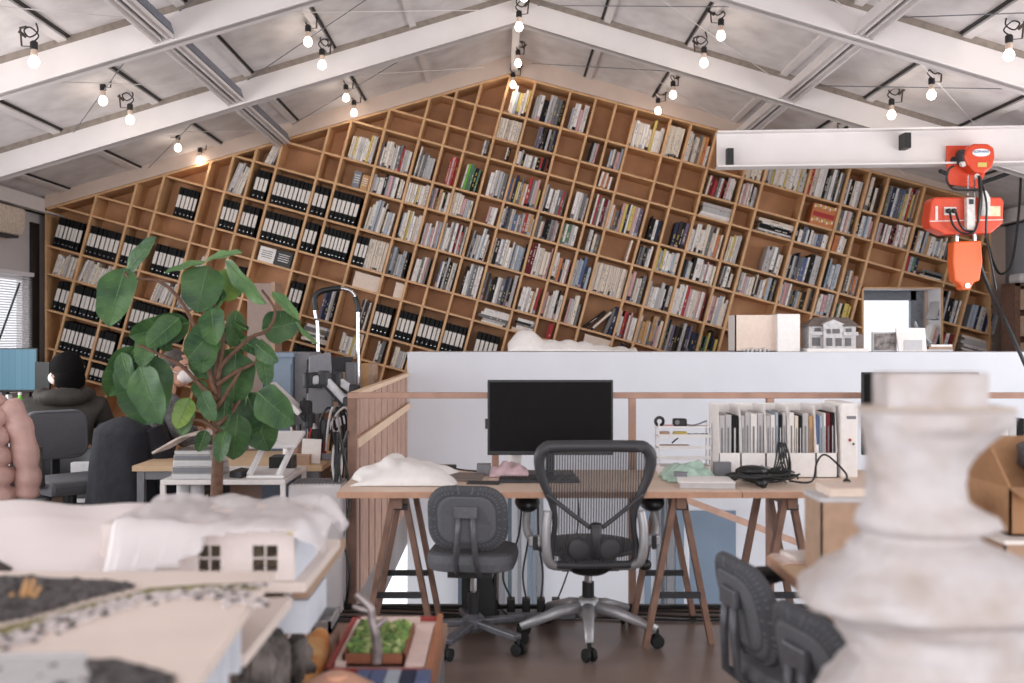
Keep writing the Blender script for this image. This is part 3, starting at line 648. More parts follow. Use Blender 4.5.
# framed prints and sheets in front of the window
t = thing('framed_print', 'grey framed print leaning in front of the bright window', 'picture', (CP(882, 352).x, YC, ZC))
a = CP(872.5, 332); b_ = CP(897, 352); MB().bb((a.x, YC, ZC), (b_.x, YC+.03, a.z), GREYW).build('frame', t, bevel=.003); MB().bb((a.x+.012, YC-.003, ZC+.012), (b_.x-.012, YC, a.z-.012), mat('grey_print', (150, 142, 138), .7, var=.4, scale=22)).build('print', t)
t = thing('leaning_picture', 'white picture frame standing in front of the window, right of the grey print', 'picture', (CP(907, 352).x, YC, ZC))
m = MB(); m.prism([(CP(894, 0).x, CP(0, 328).z), (CP(923, 0).x, CP(0, 328).z), (CP(925, 0).x, ZC), (CP(897, 0).x, ZC)], YC-.04, YC-.02, PAPER); m.build('frame', t)
MB().bb((CP(902, 0).x, YC-.045, ZC+.01), (CP(920, 0).x, YC-.04, CP(0, 340).z), GREYW).build('mount', t)
m = MB(); m.grid(lambda a, b: (CP(921+14*a+6*math.sin(b*5), 0).x, YC+.05+.05*math.sin(a*6+b*4), ZC+(.26*(1-a*.8)*b)+.01*math.sin(a*17)), 10, 8, mat('clear_film', (214, 220, 226), .2, alpha=.55)); o = m.build('plastic_bag', solid=.002, smooth=True)
tag(o, 'crumpled clear plastic bag right of the white frame on the counter', 'bag')
for i in range(3):
    a = CP(926+2*i, 0).x; o = MB().bb((a, YC-.02, ZC+.02*i), (a+.22-.02*i, YC+.2, ZC+.02*i+.018), (GREYW, CARD, PAPER)[i]).build('flat_book'); tag(o, ('grey', 'brown', 'white')[i]+' book lying right of the clear plastic bag on the counter', 'book')
# draped white sheet behind the monitor
def drape(a, b):
    x = 508+130*a; top = 352-(17*math.exp(-((a-.13)/.12)**2)+8*math.exp(-((a-.45)/.3)**2)+2.5*abs(math.sin(a*23))+2)*math.sin(math.pi*min(1, b*1.0))
    p = CP(x, top); return (p.x, YC+.02+.34*b, max(ZC+.002, p.z))
o = MB().grid(drape, 40, 10, PAPER).build('draped_sheet', smooth=True, solid=.004); tag(o, 'crumpled white sheet lying along the counter above the black monitor', 'sheet')
# right end: drawer chest against the grey wall, with a folded grey thing on top
t = thing('drawer_chest', 'brown wooden chest with pale drawers against the far right wall', 'chest', (5.2, 9.57, 0))
m = MB(); x0 = 4.99; zt = P(0, 283, 102.6).z; yb = 9.72; DW = mat('chest_wood', (112, 76, 56), .6, var=.2)
m.bb((x0, yb-.02, 0), (x0+.05, yb+.25, zt), DW); m.bb((x0, yb-.02, zt-.03), (XR-.02, yb+.25, zt), DW); m.bb((x0+.05, yb+.22, 0), (XR-.02, yb+.25, zt), DW); m.bb((XR-.06, yb-.02, 0), (XR-.02, yb+.25, zt), DW); m.build('carcass', t)
for i in range(6):
    z = zt-.06-.26*i; d_ = MB().bb((x0+.06, yb, z-.2), (XR-.07, yb+.21, z), CARD).build('drawer', t, bevel=.005); MB().bb((x0+.1, yb-.02, z-.05), (x0+.2, yb, z-.02), DARK).build('handle', d_, local=False)
q = MB().bb((x0+.06, yb, zt), (XR-.05, yb+.24, zt+.1), GREYW).build('folded_blanket', bevel=.03); tag(q, 'pale grey folded blanket lying on the drawer chest', 'blanket')
# air conditioner on the left wall
t = thing('air_conditioner', 'beige wall air conditioner above the window blind at far left', 'air conditioner', (XL, 9.7, 2.35))
m = MB(); m.prism([(XL+.005, 2.36), (XL+.19, 2.40), (XL+.23, 2.50), (XL+.22, 2.66), (XL+.005, 2.68)], 8.9, 9.75, mat('ac_plastic', (216, 200, 186), .5)); m.build('case', t, bevel=.012)
MB().bb((XL+.06, 8.95, 2.372), (XL+.18, 9.7, 2.392), DARK).build('air_outlet', t)
# ---------------------------------------------------------------- desks on trestles
DZ = .72; DY0, DY1 = 4.40, 5.14
DESKM = mat('desk_top', (228, 203, 184), .45, var=.05, scale=6); DESKE = mat('desk_edge', (196, 152, 126), .6, var=.08, scale=20)
def desk(x0, x1, lab):
    t = thing('desk_top', lab, 'desk top', ((x0+x1)/2, (DY0+DY1)/2, DZ-.028))
    MB().bb((x0, DY0+.004, DZ-.028), (x1, DY1, DZ), DESKM).build('board', t); MB().bb((x0, DY0, DZ-.028), (x1, DY0+.004, DZ-.001), DESKE).build('front_edge', t); return t
desk(-.735, 1.055, 'long pale desk top on trestles carrying the black monitor'); desk(1.06, 2.85, 'pale desk top on trestles right of the joint, carrying the grey files')
def trestle(x, lab):
    t = thing('trestle', lab, 'trestle', (x, 4.75, 0))
    MB().bb((x-.022, 4.46, DZ-.085), (x+.022, 5.06, DZ-.028), WOODB).build('beam', t)
    for y in (4.54, 4.97):
        for s in (-1, 1):
            MB().bar((x+s*.022, y+.028*s, DZ-.034), (x+s*.155, y+.028*s, .0), .026, .05, WOODB, up=(0, 1, 0)).build('leg', t)
        MB().bb((x-.10, y-.012, .215), (x+.10, y+.012, .24), DARK).build('crossbar', t)
        MB().bb((x-.04, y-.03, DZ-.10), (x+.04, y+.03, DZ-.075), DARK).build('hinge_plate', t)
    return t
trestle(-.475, 'left wooden trestle under the desk, beside the small grey chair'); trestle(.80, 'middle wooden trestle under the desk, right of the mesh chair'); trestle(1.30, 'right wooden trestle under the desk top with the grey files')
# ---------------------------------------------------------------- monitor
def KD(y): return F/y
def monitor(x, y, z, w, h, rz, lab, scr=None, back=False):
    t = thing('monitor', lab, 'monitor', (x, y, z), rz)
    m = MB(); m.box((0, 0, .10+h/2), (w, .02, h), BLACK); m.box((0, .025, .10+h/2), (w*.6, .04, h*.6), BLACK); m.build('case', t, local=True, bevel=.004)
    sm = scr or mat('dead_screen', (12, 10, 12), .6, spec=.15)
    MB().box((0, -.0108, .105+h/2), (w-.02, .002, h-.03), sm).build('screen', t, local=True)
    MB().bb((-.02, .02, .01), (.02, .05, .2), BLACK).build('stand_post', t, local=True); MB().bb((-.12, -.08, 0), (.12, .1, .012), BLACK).build('stand_base', t, local=True, bevel=.005)
    return t
yq = 4.93; k_ = KD(yq); x0, x1 = P(487.5, 0, k_).x, P(613, 0, k_).x
mo = monitor((x0+x1)/2, yq, DZ+.001, x1-x0, P(0, 382, k_).z-P(0, 457, k_).z, 0, 'large black switched-off monitor on the desk behind the mesh chair')
MB().bb((x0-.012, yq-.005, .95), (x0, yq+.01, 1.0), BLACK).build('side_button', mo)
monitor(2.065, 4.93, DZ+.001, .58, .41, 0, 'black monitor mostly hidden behind the blurred white tower')
# ---------------------------------------------------------------- chairs
GSEAT = mat('chair_fabric', (102, 103, 108), .85, var=.08, scale=120); GDARK = mat('chair_fabric_dark', (78, 79, 84), .85, var=.08, scale=120); CHM = mat('chair_metal', (104, 104, 110), .45, .4)
def casters(t, r, R0, mt, n=5, hub=.075, rise=.1):
    for i in range(n):
        a = R0+2*math.pi*i/n; c, s = math.cos(a), math.sin(a)
        MB().bar((0.02*c, .02*s, rise), (r*c, r*s, hub+.005), .045, .03, mt).build('base_leg', t, local=True, bevel=.006)
        w_ = MB(); R = Matrix.Rotation(a, 3, 'Z') @ Matrix.Rotation(math.pi/2, 3, 'X')
        for d in (-.016, .016): w_.lathe([(.006, -.009), (.026, -.008), (.028, 0), (.026, .008), (.006, .009)], Vector((r*c-d*s, r*s+d*c, .029)), RUBBER, 12, R)
        w_.bar((r*c, r*s, .03), (r*c, r*s, hub), .014, .014, BLACK); w_.build('caster', t, local=True)
def task_chair(loc, rz, lab, arms=False, seat=.445, top=.755):
    t = thing('task_chair', lab, 'office chair', loc, rz, None)
    pr = rrect(.40, .39, .11, 6)
    m = MB(); n = len(pr); prof = [(.80, seat-.085), (.97, seat-.075), (1.0, seat-.04), (.97, seat-.008), (.86, seat)]
    vs = [(x*s, y*s, z) for s, z in prof for x, y in pr]; fs = [(i*n+j, i*n+(j+1)%n, (i+1)*n+(j+1)%n, (i+1)*n+j) for i in range(len(prof)-1) for j in range(n)]
    fs += [tuple(range(n-1, -1, -1)), tuple(range((len(prof)-1)*n, len(prof)*n))]; m.add(vs, fs, GSEAT); m.build('seat', t, local=True, smooth=False, bevel=.004)
    # backrest: rounded slab curving round the back, ribbed rim and smooth middle
    bz = (seat+.02+top)/2; bh = top-seat-.02; m = MB(); pr = rrect(.345, bh, .1, 7); n = len(pr)
    prof = [(1.0, .0), (1.03, .012), (1.0, .026), (.9, .038), (.74, .040)]
    def bp(x, z, y): return (x, -.2-y+x*x*.75-z*.22, bz+z)
    vs = [bp(x*s, z*s, y) for s, y in prof for x, z in pr]; fs = [(i*n+j, i*n+(j+1)%n, (i+1)*n+(j+1)%n, (i+1)*n+j) for i in range(len(prof)-1) for j in range(n)]
    fs += [tuple(range(n)), tuple(range(len(prof)*n-1, (len(prof)-1)*n-1, -1))]; m.add(vs, fs, GDARK); bm_ = m
    q = [(x*.74, z*.72) for x, z in pr]; pn = MB(); pn.add([bp(x, z, .0405) for x, z in q]+[bp(x*.9, z*.9, .0435) for x, z in q], [(j, (j+1)%n, n+(j+1)%n, n+j) for j in range(n)]+[tuple(range(n, 2*n))], GSEAT)
    m = bm_
    for i in range(46):
        a = 2*math.pi*i/46; c, s = math.cos(a), math.sin(a); f = lambda r: (abs(c)**.6*math.copysign(r*.172, c), abs(s)**.6*math.copysign(r*bh/2, s))
        p, q_ = f(.80), f(1.0); m.bar(bp(p[0], p[1], .0395), bp(q_[0], q_[1], .027), .006, .005, GSEAT)
    bk = m.build('backrest', t, local=True); pn.build('back_panel', bk, local=True)
    for s in (-1, 1): MB().tube([(s*.03, -.255, bz+.03), (s*.034, -.26, bz-.06), (s*.045, -.25, seat-.02), (s*.05, -.16, seat-.095), (s*.04, .0, seat-.095)], .013, CHM, 8).build('back_strut', t, local=True, smooth=True)
    MB().box((0, -.258, bz+.035), (.105, .022, .055), CHM).build('strut_bracket', t, local=True, bevel=.006)
    MB().box((0, -.02, seat-.1), (.2, .22, .03), BLACK).build('mechanism', t, local=True)
    MB().tube([(0, 0, .09), (0, 0, .24)], .026, BLACK, 12).build('gas_column', t, local=True); MB().tube([(0, 0, .2), (0, 0, seat-.1)], .014, CHROME, 12).build('piston', t, local=True)
    MB().lathe([(.04, .06), (.05, .08), (.05, .12), (.03, .14)], (0, 0, 0), CHM, 12).build('hub', t, local=True)
    casters(t, .27, -.62, CHM)
    if arms:
        for s in (-1, 1):
            m = MB(); m.tube(spline([(s*.24, -.08, seat-.06), (s*.255, -.09, seat+.05), (s*.255, -.05, seat+.15), (s*.255, .05, seat+.185), (s*.255, .15, seat+.19)], 5), .014, BLACK, 8); m.build('arm', t, local=True, smooth=True)
            m = MB(); m.tube([(s*.255, -.07, seat+.19), (s*.255, -.05, seat+.197), (s*.255, .2, seat+.197), (s*.255, .215, seat+.19)], [.012, .024, .024, .014], BLACK, 10); m.build('arm_pad', t, local=True, smooth=True)
    return t
task_chair((-.135, 4.56, 0), math.radians(-6), 'small grey upholstered task chair without arms, left of the mesh chair')
# the mesh-backed chair
def mesh_mat():
    m = bpy.data.materials.new('chair_mesh'); m.use_nodes = True; t = m.node_tree; b = t.nodes['Principled BSDF']; b.inputs['Base Color'].default_value = (.05, .05, .055, 1); b.inputs['Roughness'].default_value = .6
    tc = t.nodes.new('ShaderNodeTexCoord'); w_ = t.nodes.new('ShaderNodeTexWave'); w_.bands_direction = 'X'; w_.inputs['Scale'].default_value = 27; r = t.nodes.new('ShaderNodeMapRange')
    r.inputs['To Min'].default_value = .30; r.inputs['To Max'].default_value = .95
    t.links.new(tc.outputs['Object'], w_.inputs['Vector']); t.links.new(w_.outputs['Fac'], r.inputs['Value']); t.links.new(r.outputs['Result'], b.inputs['Alpha']); return m
MESHM = mesh_mat(); FRAMEM = mat('mesh_chair_frame', (58, 57, 61), .5, var=.04)
ac = thing('mesh_chair', 'large mesh-backed swivel chair with grey metal star base at the desk', 'office chair', (.395, 4.62, 0), math.radians(2))
# outline of the back, half widths by height
prof = [(.395, .165), (.425, .19), (.49, .187), (.55, .176), (.61, .175), (.67, .186), (.73, .21), (.79, .234), (.845, .245), (.89, .242), (.918, .218), (.926, .17)]
def hw(z):
    for (a, b), (c, d) in zip(prof, prof[1:]):
        if a <= z <= c: t = (z-a)/(c-a); return b+(d-b)*t
    return prof[-1][1]
def by(z, x=0): return -.225-.06*(z-.4)/.55+.05*math.sin((z-.4)/.55*math.pi)*0 + .9*x*x*.35 - .05*math.exp(-((z-.52)/.1)**2)*0
m = MB(); m.grid(lambda a, b: ((2*a-1)*(hw(.40+.518*b)-.01), by(.40+.518*b, (2*a-1)*.24), .40+.518*b), 16, 22, MESHM); m.build('back_mesh', ac, local=True, smooth=True)
pts = [(hw(z)*s, by(z, .24), z) for s, zs in ((1, [p[0] for p in prof]), (-1, [p[0] for p in prof[::-1]])) for z in zs]
loop = [Vector(p) for p in pts]; loop.append(loop[0])
sm = spline(loop, 3); rad = [.013+.014*max(0, min(1, (p.z-.6)/.3)) if p.z > .45 else .017 for p in sm]
MB().tube(sm, rad, FRAMEM, 10, cap=False).build('back_frame', ac, local=True, smooth=True)
m = MB()
for s in (-1, 1): m.tube(spline([(s*.21, by(.71, .24)-.012, .715), (s*.12, by(.64)-.03, .645), (s*.025, by(.58)-.05, .575)], 5), .010, FRAMEM, 8)
m.tube([(0, by(.59)-.05, .59), (0, by(.5)-.045, .50), (0, by(.45)-.03, .44)], [.028, .017, .02], FRAMEM, 8)
m.build('lumbar_yoke', ac, local=True, smooth=True)
m = MB()
for s in (-1, 1): m.ell((s*.065, by(.48)+.004, .47), (.055, .007, .05), FRAMEM, 12)
m.build('lumbar_pads', ac, local=True, smooth=True)
m = MB(); m.ell((0, .03, .43), (.255, .24, .035), FRAMEM, 20); m.build('seat', ac, local=True, smooth=True)
m = MB(); m.ell((0, -.03, .355), (.11, .13, .045), BLACK, 16); m.bb((-.13, -.1, .34), (.13, .06, .375), BLACK); m.build('tilt_mechanism', ac, local=True)
for s in (-1, 1):
    MB().tube(spline([(s*.205, -.235, .64), (s*.215, -.25, .56), (s*.212, -.25, .46), (s*.19, -.22, .40), (s*.10, -.12, .37)], 5), .021, ALU, 10).build('side_arm', ac, local=True, smooth=True)
    MB().tube(spline([(s*.215, -.20, .50), (s*.27, -.16, .50), (s*.295, -.12, .55), (s*.29, -.08, .62)], 5), .018, ALU, 10).build('arm_post', ac, local=True, smooth=True)
    MB().box((s*.262, -.22, .505), (.06, .04, .05), ALU).build('arm_clamp', ac, local=True, bevel=.01)
    MB().box((s*.262, -.245, .50), (.022, .012, .06), BLACK).build('arm_lever', ac, local=True, bevel=.004)
    m = MB(); m.ell((s*.285, -.04, .65), (.058, .14, .045), BLACK, 16); m.build('arm_pad', ac, local=True, smooth=True)
MB().ell((.235, -.17, .385), (.03, .03, .026), BLACK, 12).build('tilt_knob', ac, local=True, smooth=True)
MB().tube([(0, 0, .17), (0, 0, .27)], .028, BLACK, 14).build('gas_column', ac, local=True); MB().tube([(0, 0, .26), (0, 0, .35)], .018, CHROME, 14).build('piston', ac, local=True)
MB().lathe([(.038, .10), (.05, .12), (.05, .19), (.036, .2)], (0, 0, 0), ALU, 16).build('hub', ac, local=True, smooth=True)
for i in range(5):
    a = math.radians(-96)+2*math.pi*i/5; c, s = math.cos(a), math.sin(a); r = .325
    m = MB(); m.tube([(.03*c, .03*s, .155), (.14*c, .14*s, .14), (r*c, r*s, .083)], [.032, .027, .019], ALU, 10); m.build('base_leg', ac, local=True, smooth=True)
    w_ = MB(); R = Matrix.Rotation(a+.5, 3, 'Z') @ Matrix.Rotation(math.pi/2, 3, 'X')
    for d in (-.017, .017): w_.lathe([(.006, -.011), (.027, -.01), (.031, 0), (.027, .01), (.006, .011)], Vector((r*c-d*math.sin(a+.5), r*s+d*math.cos(a+.5), .031)), RUBBER, 14, R)
    w_.bar((r*c, r*s, .03), (r*c, r*s, .085), .016, .016, BLACK); w_.build('caster', ac, local=True)
# black desktop computer under the desk, behind the small chair
t = thing('computer_tower', 'black computer tower on the floor behind the small grey chair', 'computer', (-.12, 4.98, 0))
MB().bb((-.20, 4.80, .0), (-.03, 5.1, .42), BLACK).build('case', t, bevel=.006); MB().bb((-.185, 4.795, .03), (-.045, 4.8, .40), mat('tower_front', (30, 30, 33), .5)).build('front_panel', t)
q = MB().bb((-.20, 4.8, .421), (-.02, 5.06, .50), CARD).build('small_carton'); tag(q, 'brown carton standing on the black computer tower', 'box')
t = thing('power_strip', 'grey power strip with black plugs on the floor under the desk', 'power strip', (.12, 4.98, 0))
MB().bb((-.02, 4.95, 0), (.36, 5.02, .035), GREYP).build('body', t, bevel=.004)
for i in range(4):
    MB().bb((.02+i*.075, 4.955, .035), (.06+i*.075, 5.01, .10), BLACK).build('plug', t, bevel=.005)
m = MB()
for i in range(3): m.tube(spline([(.04+i*.075, 4.98, .10), (.0+.1*i, 5.0, .22), (.08+.05*i, 5.05, .4), (.1+.04*i, 5.08, .68)], 6), .005, BLACK, 6)
m.build('cord', t)
m = MB(); m.tube(spline([(-.05, 4.75, .30), (-.03, 4.85, .12), (.05, 4.9, .02), (.2, 4.86, .02), (.32, 4.9, .25), (.38, 5.0, .5), (.36, 5.0, .69)], 6), .004, BLACK, 6); q = m.build('hanging_cord'); tag(q, 'thin black cord hanging from the desk between the two chairs', 'cord')
# ---------------------------------------------------------------- things on the left desk top
def dk(px, py): return PZ(px, py, DZ)
def sheet(name, lab, cat, fn, mt, nu=26, nv=14, solid=.003):
    o = MB().grid(fn, nu, nv, mt).build(name, smooth=True, solid=solid); return tag(o, lab, cat)
def heap(a, b):
    x = -.70+.46*a; y = 4.55+.48*b; e = (math.sin(math.pi*a)**.6)*(math.sin(math.pi*b)**.6)
    return (x+.03*math.sin(b*9), y, DZ+.004+e*(.085+.03*noise.noise((a*3, b*3, 2))+.035*math.exp(-((a-.36)/.05)**2)*(b > .3)+.012*abs(math.sin(a*19+b*5))))
sheet('wrapping_paper', 'crumpled heap of white wrapping paper at the left end of the desk', 'paper', heap, PAPER)
t = thing('power_adapter', 'black power adapter behind the white paper heap on the desk', 'adapter', (-.28, 5.04, DZ)); MB().bb((-.33, 5.0, DZ), (-.235, 5.05, DZ+.04), BLACK).build('body', t, bevel=.005)
m = MB().tube(spline([(-.24, 5.03, DZ+.02), (-.18, 5.05, DZ+.008), (-.08, 5.0, DZ+.008), (-.02, 5.04, DZ+.01)], 5), .004, BLACK, 6); m.build('cord', t)
p = dk(434, 481); t = thing('computer_mouse', 'black computer mouse at the front of the desk beside the paper heap', 'mouse', p); m = MB().ell((p.x, p.y+.02, DZ+.016), (.03, .05, .017), BLACK, 14); m.build('shell', t, smooth=True); MB().bb((p.x-.003, p.y-.02, DZ+.028), (p.x+.003, p.y, DZ+.036), GREYP).build('wheel', t)
q = MB().slab([(-.34, 4.72), (-.10, 4.70), (-.09, 4.93), (-.31, 4.95)], DZ+.001, DZ+.014, mat('tablet_shell', (122, 108, 102), .5)).build('closed_laptop', bevel=.004); tag(q, 'thin grey brown closed laptop lying on the desk behind the mouse', 'laptop')
q = MB().slab([(-.17, 4.62), (-.02, 4.60), (-.01, 4.69), (-.16, 4.70)], DZ+.001, DZ+.007, DARK).build('phone'); tag(q, 'dark phone lying on the desk in front of the closed laptop', 'phone')
t = thing('keyboard', 'dark flat keyboard on the desk left of the mesh chair back', 'keyboard', (.09, 4.72, DZ)); MB().bb((-.02, 4.66, DZ+.001), (.36, 4.79, DZ+.014), DARK).build('tray', t, bevel=.003)
m = MB()
for i in range(22):
    for j in range(5): m.bb((-.012+i*.0165, 4.668+j*.024, DZ+.014), (.0+i*.0165, 4.687+j*.024, DZ+.019), BLACK)
tag(m.build('keys', t), kind='stuff')
def bag(a, b):
    x = -.07+.2*a; y = 4.84+.14*b; e = (math.sin(math.pi*a)*math.sin(math.pi*b))**.5
    return (x, y, DZ+.004+e*(.06+.03*noise.noise((a*6, b*6, 5))))
sheet('plastic_packet', 'crumpled pinkish clear packet in front of the monitor stand', 'packet', bag, mat('pink_film', (228, 196, 202), .3, alpha=.75), 14, 10, .002)
q = MB().bb((-.13, 4.92, DZ+.001), (-.06, 5.02, DZ+.05), GREYP).build('small_box'); tag(q, 'small grey box left of the monitor stand', 'box')
t = thing('pen_cup', 'white pen cup beside the monitor stand on the desk', 'cup', (.06, 5.05, DZ)); MB().lathe([(.03, DZ), (.034, DZ+.09), (.031, DZ+.09), (.028, DZ+.006)], (.06, 5.05, 0), PAPER, 16).build('cup', t)
for i, cl in enumerate(('red', 'pink', 'blue', 'purple')): MB().tube([(.05+.006*i, 5.05, DZ+.02), (.035+.016*i, 5.05+.004*i, DZ+.135)], .004, BM[cl], 6).build('pen', t)
# ---------------------------------------------------------------- the letter tray and what lies on it
yt = 5.0; kt = KD(yt)
def tp(px, py): return P(px, py, kt)
t = thing('letter_tray', 'white wire letter tray with four tiers right of the mesh chair', 'tray', (tp(686, 0).x, yt, DZ)); x0, x1 = tp(659, 0).x, tp(711, 0).x
tiers = []
for i, y in enumerate((427, 437, 448.5, 459)):
    z = tp(0, y).z; tiers.append(z); m = MB(); m.bb((x0, yt-.0, z-.004), (x1, yt+.12, z), PAPER); m.bb((x0, yt-.005, z-.004), (x1, yt, z+.014 if i else z+.004), WHITE); m.build('tier', t)
for x in (x0, x1):
    for y in (yt+.004, yt+.115): MB().tube([(x, y, DZ), (x, y, tiers[0]+.02)], .004, WHITE, 6).build('post', t)
MB().bb((x0, yt-.005, DZ), (x1, yt+.12, DZ+.035), PAPER).build('lower_box', t)
z = tiers[0]
tag(MB().tube([(tp(661+4*math.cos(a), 0).x, yt+.05, z+.024+.02*math.sin(a)) for a in [i*math.pi/8 for i in range(17)]], .008, BLACK, 7).build('tape_roll'), 'black tape roll on the top tier of the letter tray', 'tape')
t2 = thing('tape_dispenser', 'black tape cutter on the top tier of the letter tray', 'cutter', (tp(680, 0).x, yt+.03, z)); MB().bb((tp(674, 0).x, yt+.02, z), (tp(688, 0).x, yt+.06, z+.04), BLACK).build('body', t2, bevel=.008); MB().tube([(tp(678, 0).x, yt+.018, z+.022), (tp(678, 0).x, yt+.062, z+.022)], .012, GREYP, 10).build('roll', t2)
tag(MB().bb((tp(665, 0).x, yt+.01, z), (tp(674, 0).x, yt+.03, z+.01), BM['pink']).build('eraser'), 'pink eraser on the top tier of the letter tray', 'eraser')
m = MB().tube(spline([(tp(688, 0).x, yt+.04, z+.008), (tp(694, 0).x, yt+.03, z+.006), (tp(700, 0).x, yt+.05, z+.01), (tp(708, 0).x, yt+.03, z+.03)], 5), .004, GREYP, 6); tag(m.build('cable_coil'), 'grey cord on the top tier of the letter tray', 'cord')
z = tiers[1]
tag(MB().bb((tp(661, 0).x, yt+.01, z+.001), (tp(670, 0).x, yt+.05, z+.025), CARD).build('wooden_block'), 'brown block on the second tier of the letter tray', 'block')
t2 = thing('cutter_knife', 'yellow cutter with black blade grip on the second tier of the letter tray', 'knife', (tp(680, 0).x, yt+.03, z)); MB().bb((tp(674, 0).x, yt+.02, z+.004), (tp(688, 0).x, yt+.045, z+.026), BM['yellow']).build('handle', t2, bevel=.006); MB().bar((tp(681, 0).x, yt+.018, z+.004), (tp(672, 0).x, yt+.0, z-.03), .006, .006, BLACK).build('blade', t2)
m = MB()
for i in range(7): m.ell((tp(690+3*i, 0).x, yt+.03+.01*(i % 2), z+.008), (.009, .009, .008), (BLACK, GREYP)[i % 2], 8)
tag(m.build('metal_clips'), 'row of small metal clips on the second tier of the letter tray', 'clips', kind='stuff')
z = tiers[2]; tag(MB().bb((tp(661, 0).x, yt+.01, z+.001), (tp(690, 0).x, yt+.05, z+.016), CARD).build('ruler_case'), 'flat tan case on the third tier of the letter tray', 'case')
# green plastic bag and the white books in front
def gbag(a, b):
    e = (math.sin(math.pi*a)*math.sin(math.pi*b))**.5; p = dk(666+50*a, 482)
    return (p.x+.01*math.sin(b*12), 4.68+.22*b, DZ+.004+e*(.075+.05*noise.noise((a*4, b*4, 9))))
sheet('green_plastic_bag', 'pale green translucent plastic bag lying before the letter tray', 'bag', gbag, mat('green_film', (192, 220, 204), .25, alpha=.8), 20, 14, .002)
t = thing('white_book', 'thick white book lying on the desk before the green plastic bag', 'book', (.87, 4.55, DZ)); MB().slab([(.80, 4.50), (1.045, 4.48), (1.05, 4.66), (.83, 4.70)], DZ+.001, DZ+.026, GREYW).build('page_block', t); MB().slab([(.79, 4.495), (1.047, 4.475), (1.055, 4.67), (.82, 4.705)], DZ+.026, DZ+.031, PAPER).build('cover', t)
q = MB().slab([(.80, 4.66), (.86, 4.65), (.87, 4.70), (.81, 4.71)], DZ+.032, DZ+.05, GREYP).build('grey_box'); tag(q, 'small grey box standing on the white book', 'box')
q = MB().bb((1.02, 4.80, DZ), (1.10, 4.84, DZ+.08), GREYP).build('card_block'); tag(q, 'grey card block standing before the magazine files', 'block')
# ---------------------------------------------------------------- grey files in white boxes
yf = 4.84; kf = KD(yf)
def fp(px, py): return P(px, py, kf)
x0, x1 = fp(719, 0).x, fp(837.5, 0).x; zt = fp(0, 406).z; zl = fp(0, 453).z; nb = 5; seps = [719, 741, 766, 789, 816, 837.5]
for i in range(5):
    a, b = fp(seps[i], 0).x+.001, fp(seps[i+1], 0).x-.001
    t = thing('magazine_box', 'white open magazine box, %s from left in the row of grey files' % ORD[i], 'file box', ((a+b)/2, yf+.12, DZ), 0, 'white magazine boxes on the desk')
    MB().bb((a, yf, DZ), (b, yf+.004, zl), PAPER).build('front_panel', t)
    m = MB()
    for x in (a, b-.003): m.prism([(yf, DZ), (yf+.24, DZ), (yf+.24, zt), (yf+.03, zt), (yf, zl)], x, x+.003, PAPER)
    # prism is (x,z) extruded along y: swap to stand the side panels along the depth
    m.v = [(y, x, z) for x, y, z in m.v]; m.build('side_panels', t)
    MB().bb((a, yf+.236, DZ), (b, yf+.24, zt), PAPER).build('back_panel', t); MB().bb((a, yf, DZ), (b, yf+.24, DZ+.004), PAPER).build('base', t)
FCOL = ['pale grey', 'pale grey', 'black', 'pale grey', 'pale grey', 'white', 'pale grey', 'pale grey', 'white', 'pale blue', 'black', 'pale grey', 'white', 'ivory', 'black', 'pale grey', 'tan', 'blue', 'pale blue', 'white', 'dark red', 'black']
i = 0; r = random.Random(5)
for bi in range(5):
    a, b = fp(seps[bi], 0).x+.006, fp(seps[bi+1], 0).x-.006; ne = (3, 4, 5, 5, 5)[bi]; ws = [r.uniform(.7, 1.3) for _ in range(ne)]; tot = sum(ws); x = a
    for j in range(ne):
        wd = (b-a)*ws[j]/tot; cl = FCOL[i]; hh = zt-DZ-.03-r.uniform(0, .02)
        t = thing('document_file', '%s document file, %s from left in the row of white boxes' % (cl, ORD[i]), 'file', (x+wd/2, yf+.1, DZ+.005), 0, 'files standing in the white magazine boxes')
        MB().bb((x, yf+.02, DZ+.005), (x+wd-.003, yf+.225, DZ+hh), BM[cl]).build('cover', t, bevel=.002)
        if cl == 'blue': MB().bb((x+.002, yf+.018, DZ+.08), (x+wd-.005, yf+.0195, DZ+.16), PAPER).build('spine_label', t)
        else: MB().bb((x+wd*.3, yf+.0185, DZ+hh*.35), (x+wd*.55, yf+.0195, DZ+hh*.8), GREYP if cl != 'black' else GREYW).build('spine_print', t)
        x += wd; i += 1
t = thing('white_ring_binder', 'white binder with a red dot standing right of the grey files', 'binder', (fp(849, 0).x, yf, DZ)); a, b = fp(840.5, 0).x, fp(858, 0).x
MB().bb((a, yf, DZ), (b, yf+.26, fp(0, 403).z), PAPER).build('case', t, bevel=.008); m = MB().lathe([(.004, 0), (.008, .002)], (a+.045, yf-.001, fp(0, 440).z), BM['red'], 12, Matrix.Rotation(math.pi/2, 3, 'X')); m.build('red_dot', t); MB().bb((a+.03, yf-.002, fp(0, 419).z), (a+.075, yf, fp(0, 416).z), GREYP).build('spine_print', t)
MB().lathe([(.003, 0), (.006, .002)], (a+.062, yf-.001, fp(0, 444).z), BLACK, 10, Matrix.Rotation(math.pi/2, 3, 'X')).build('black_dot', t)
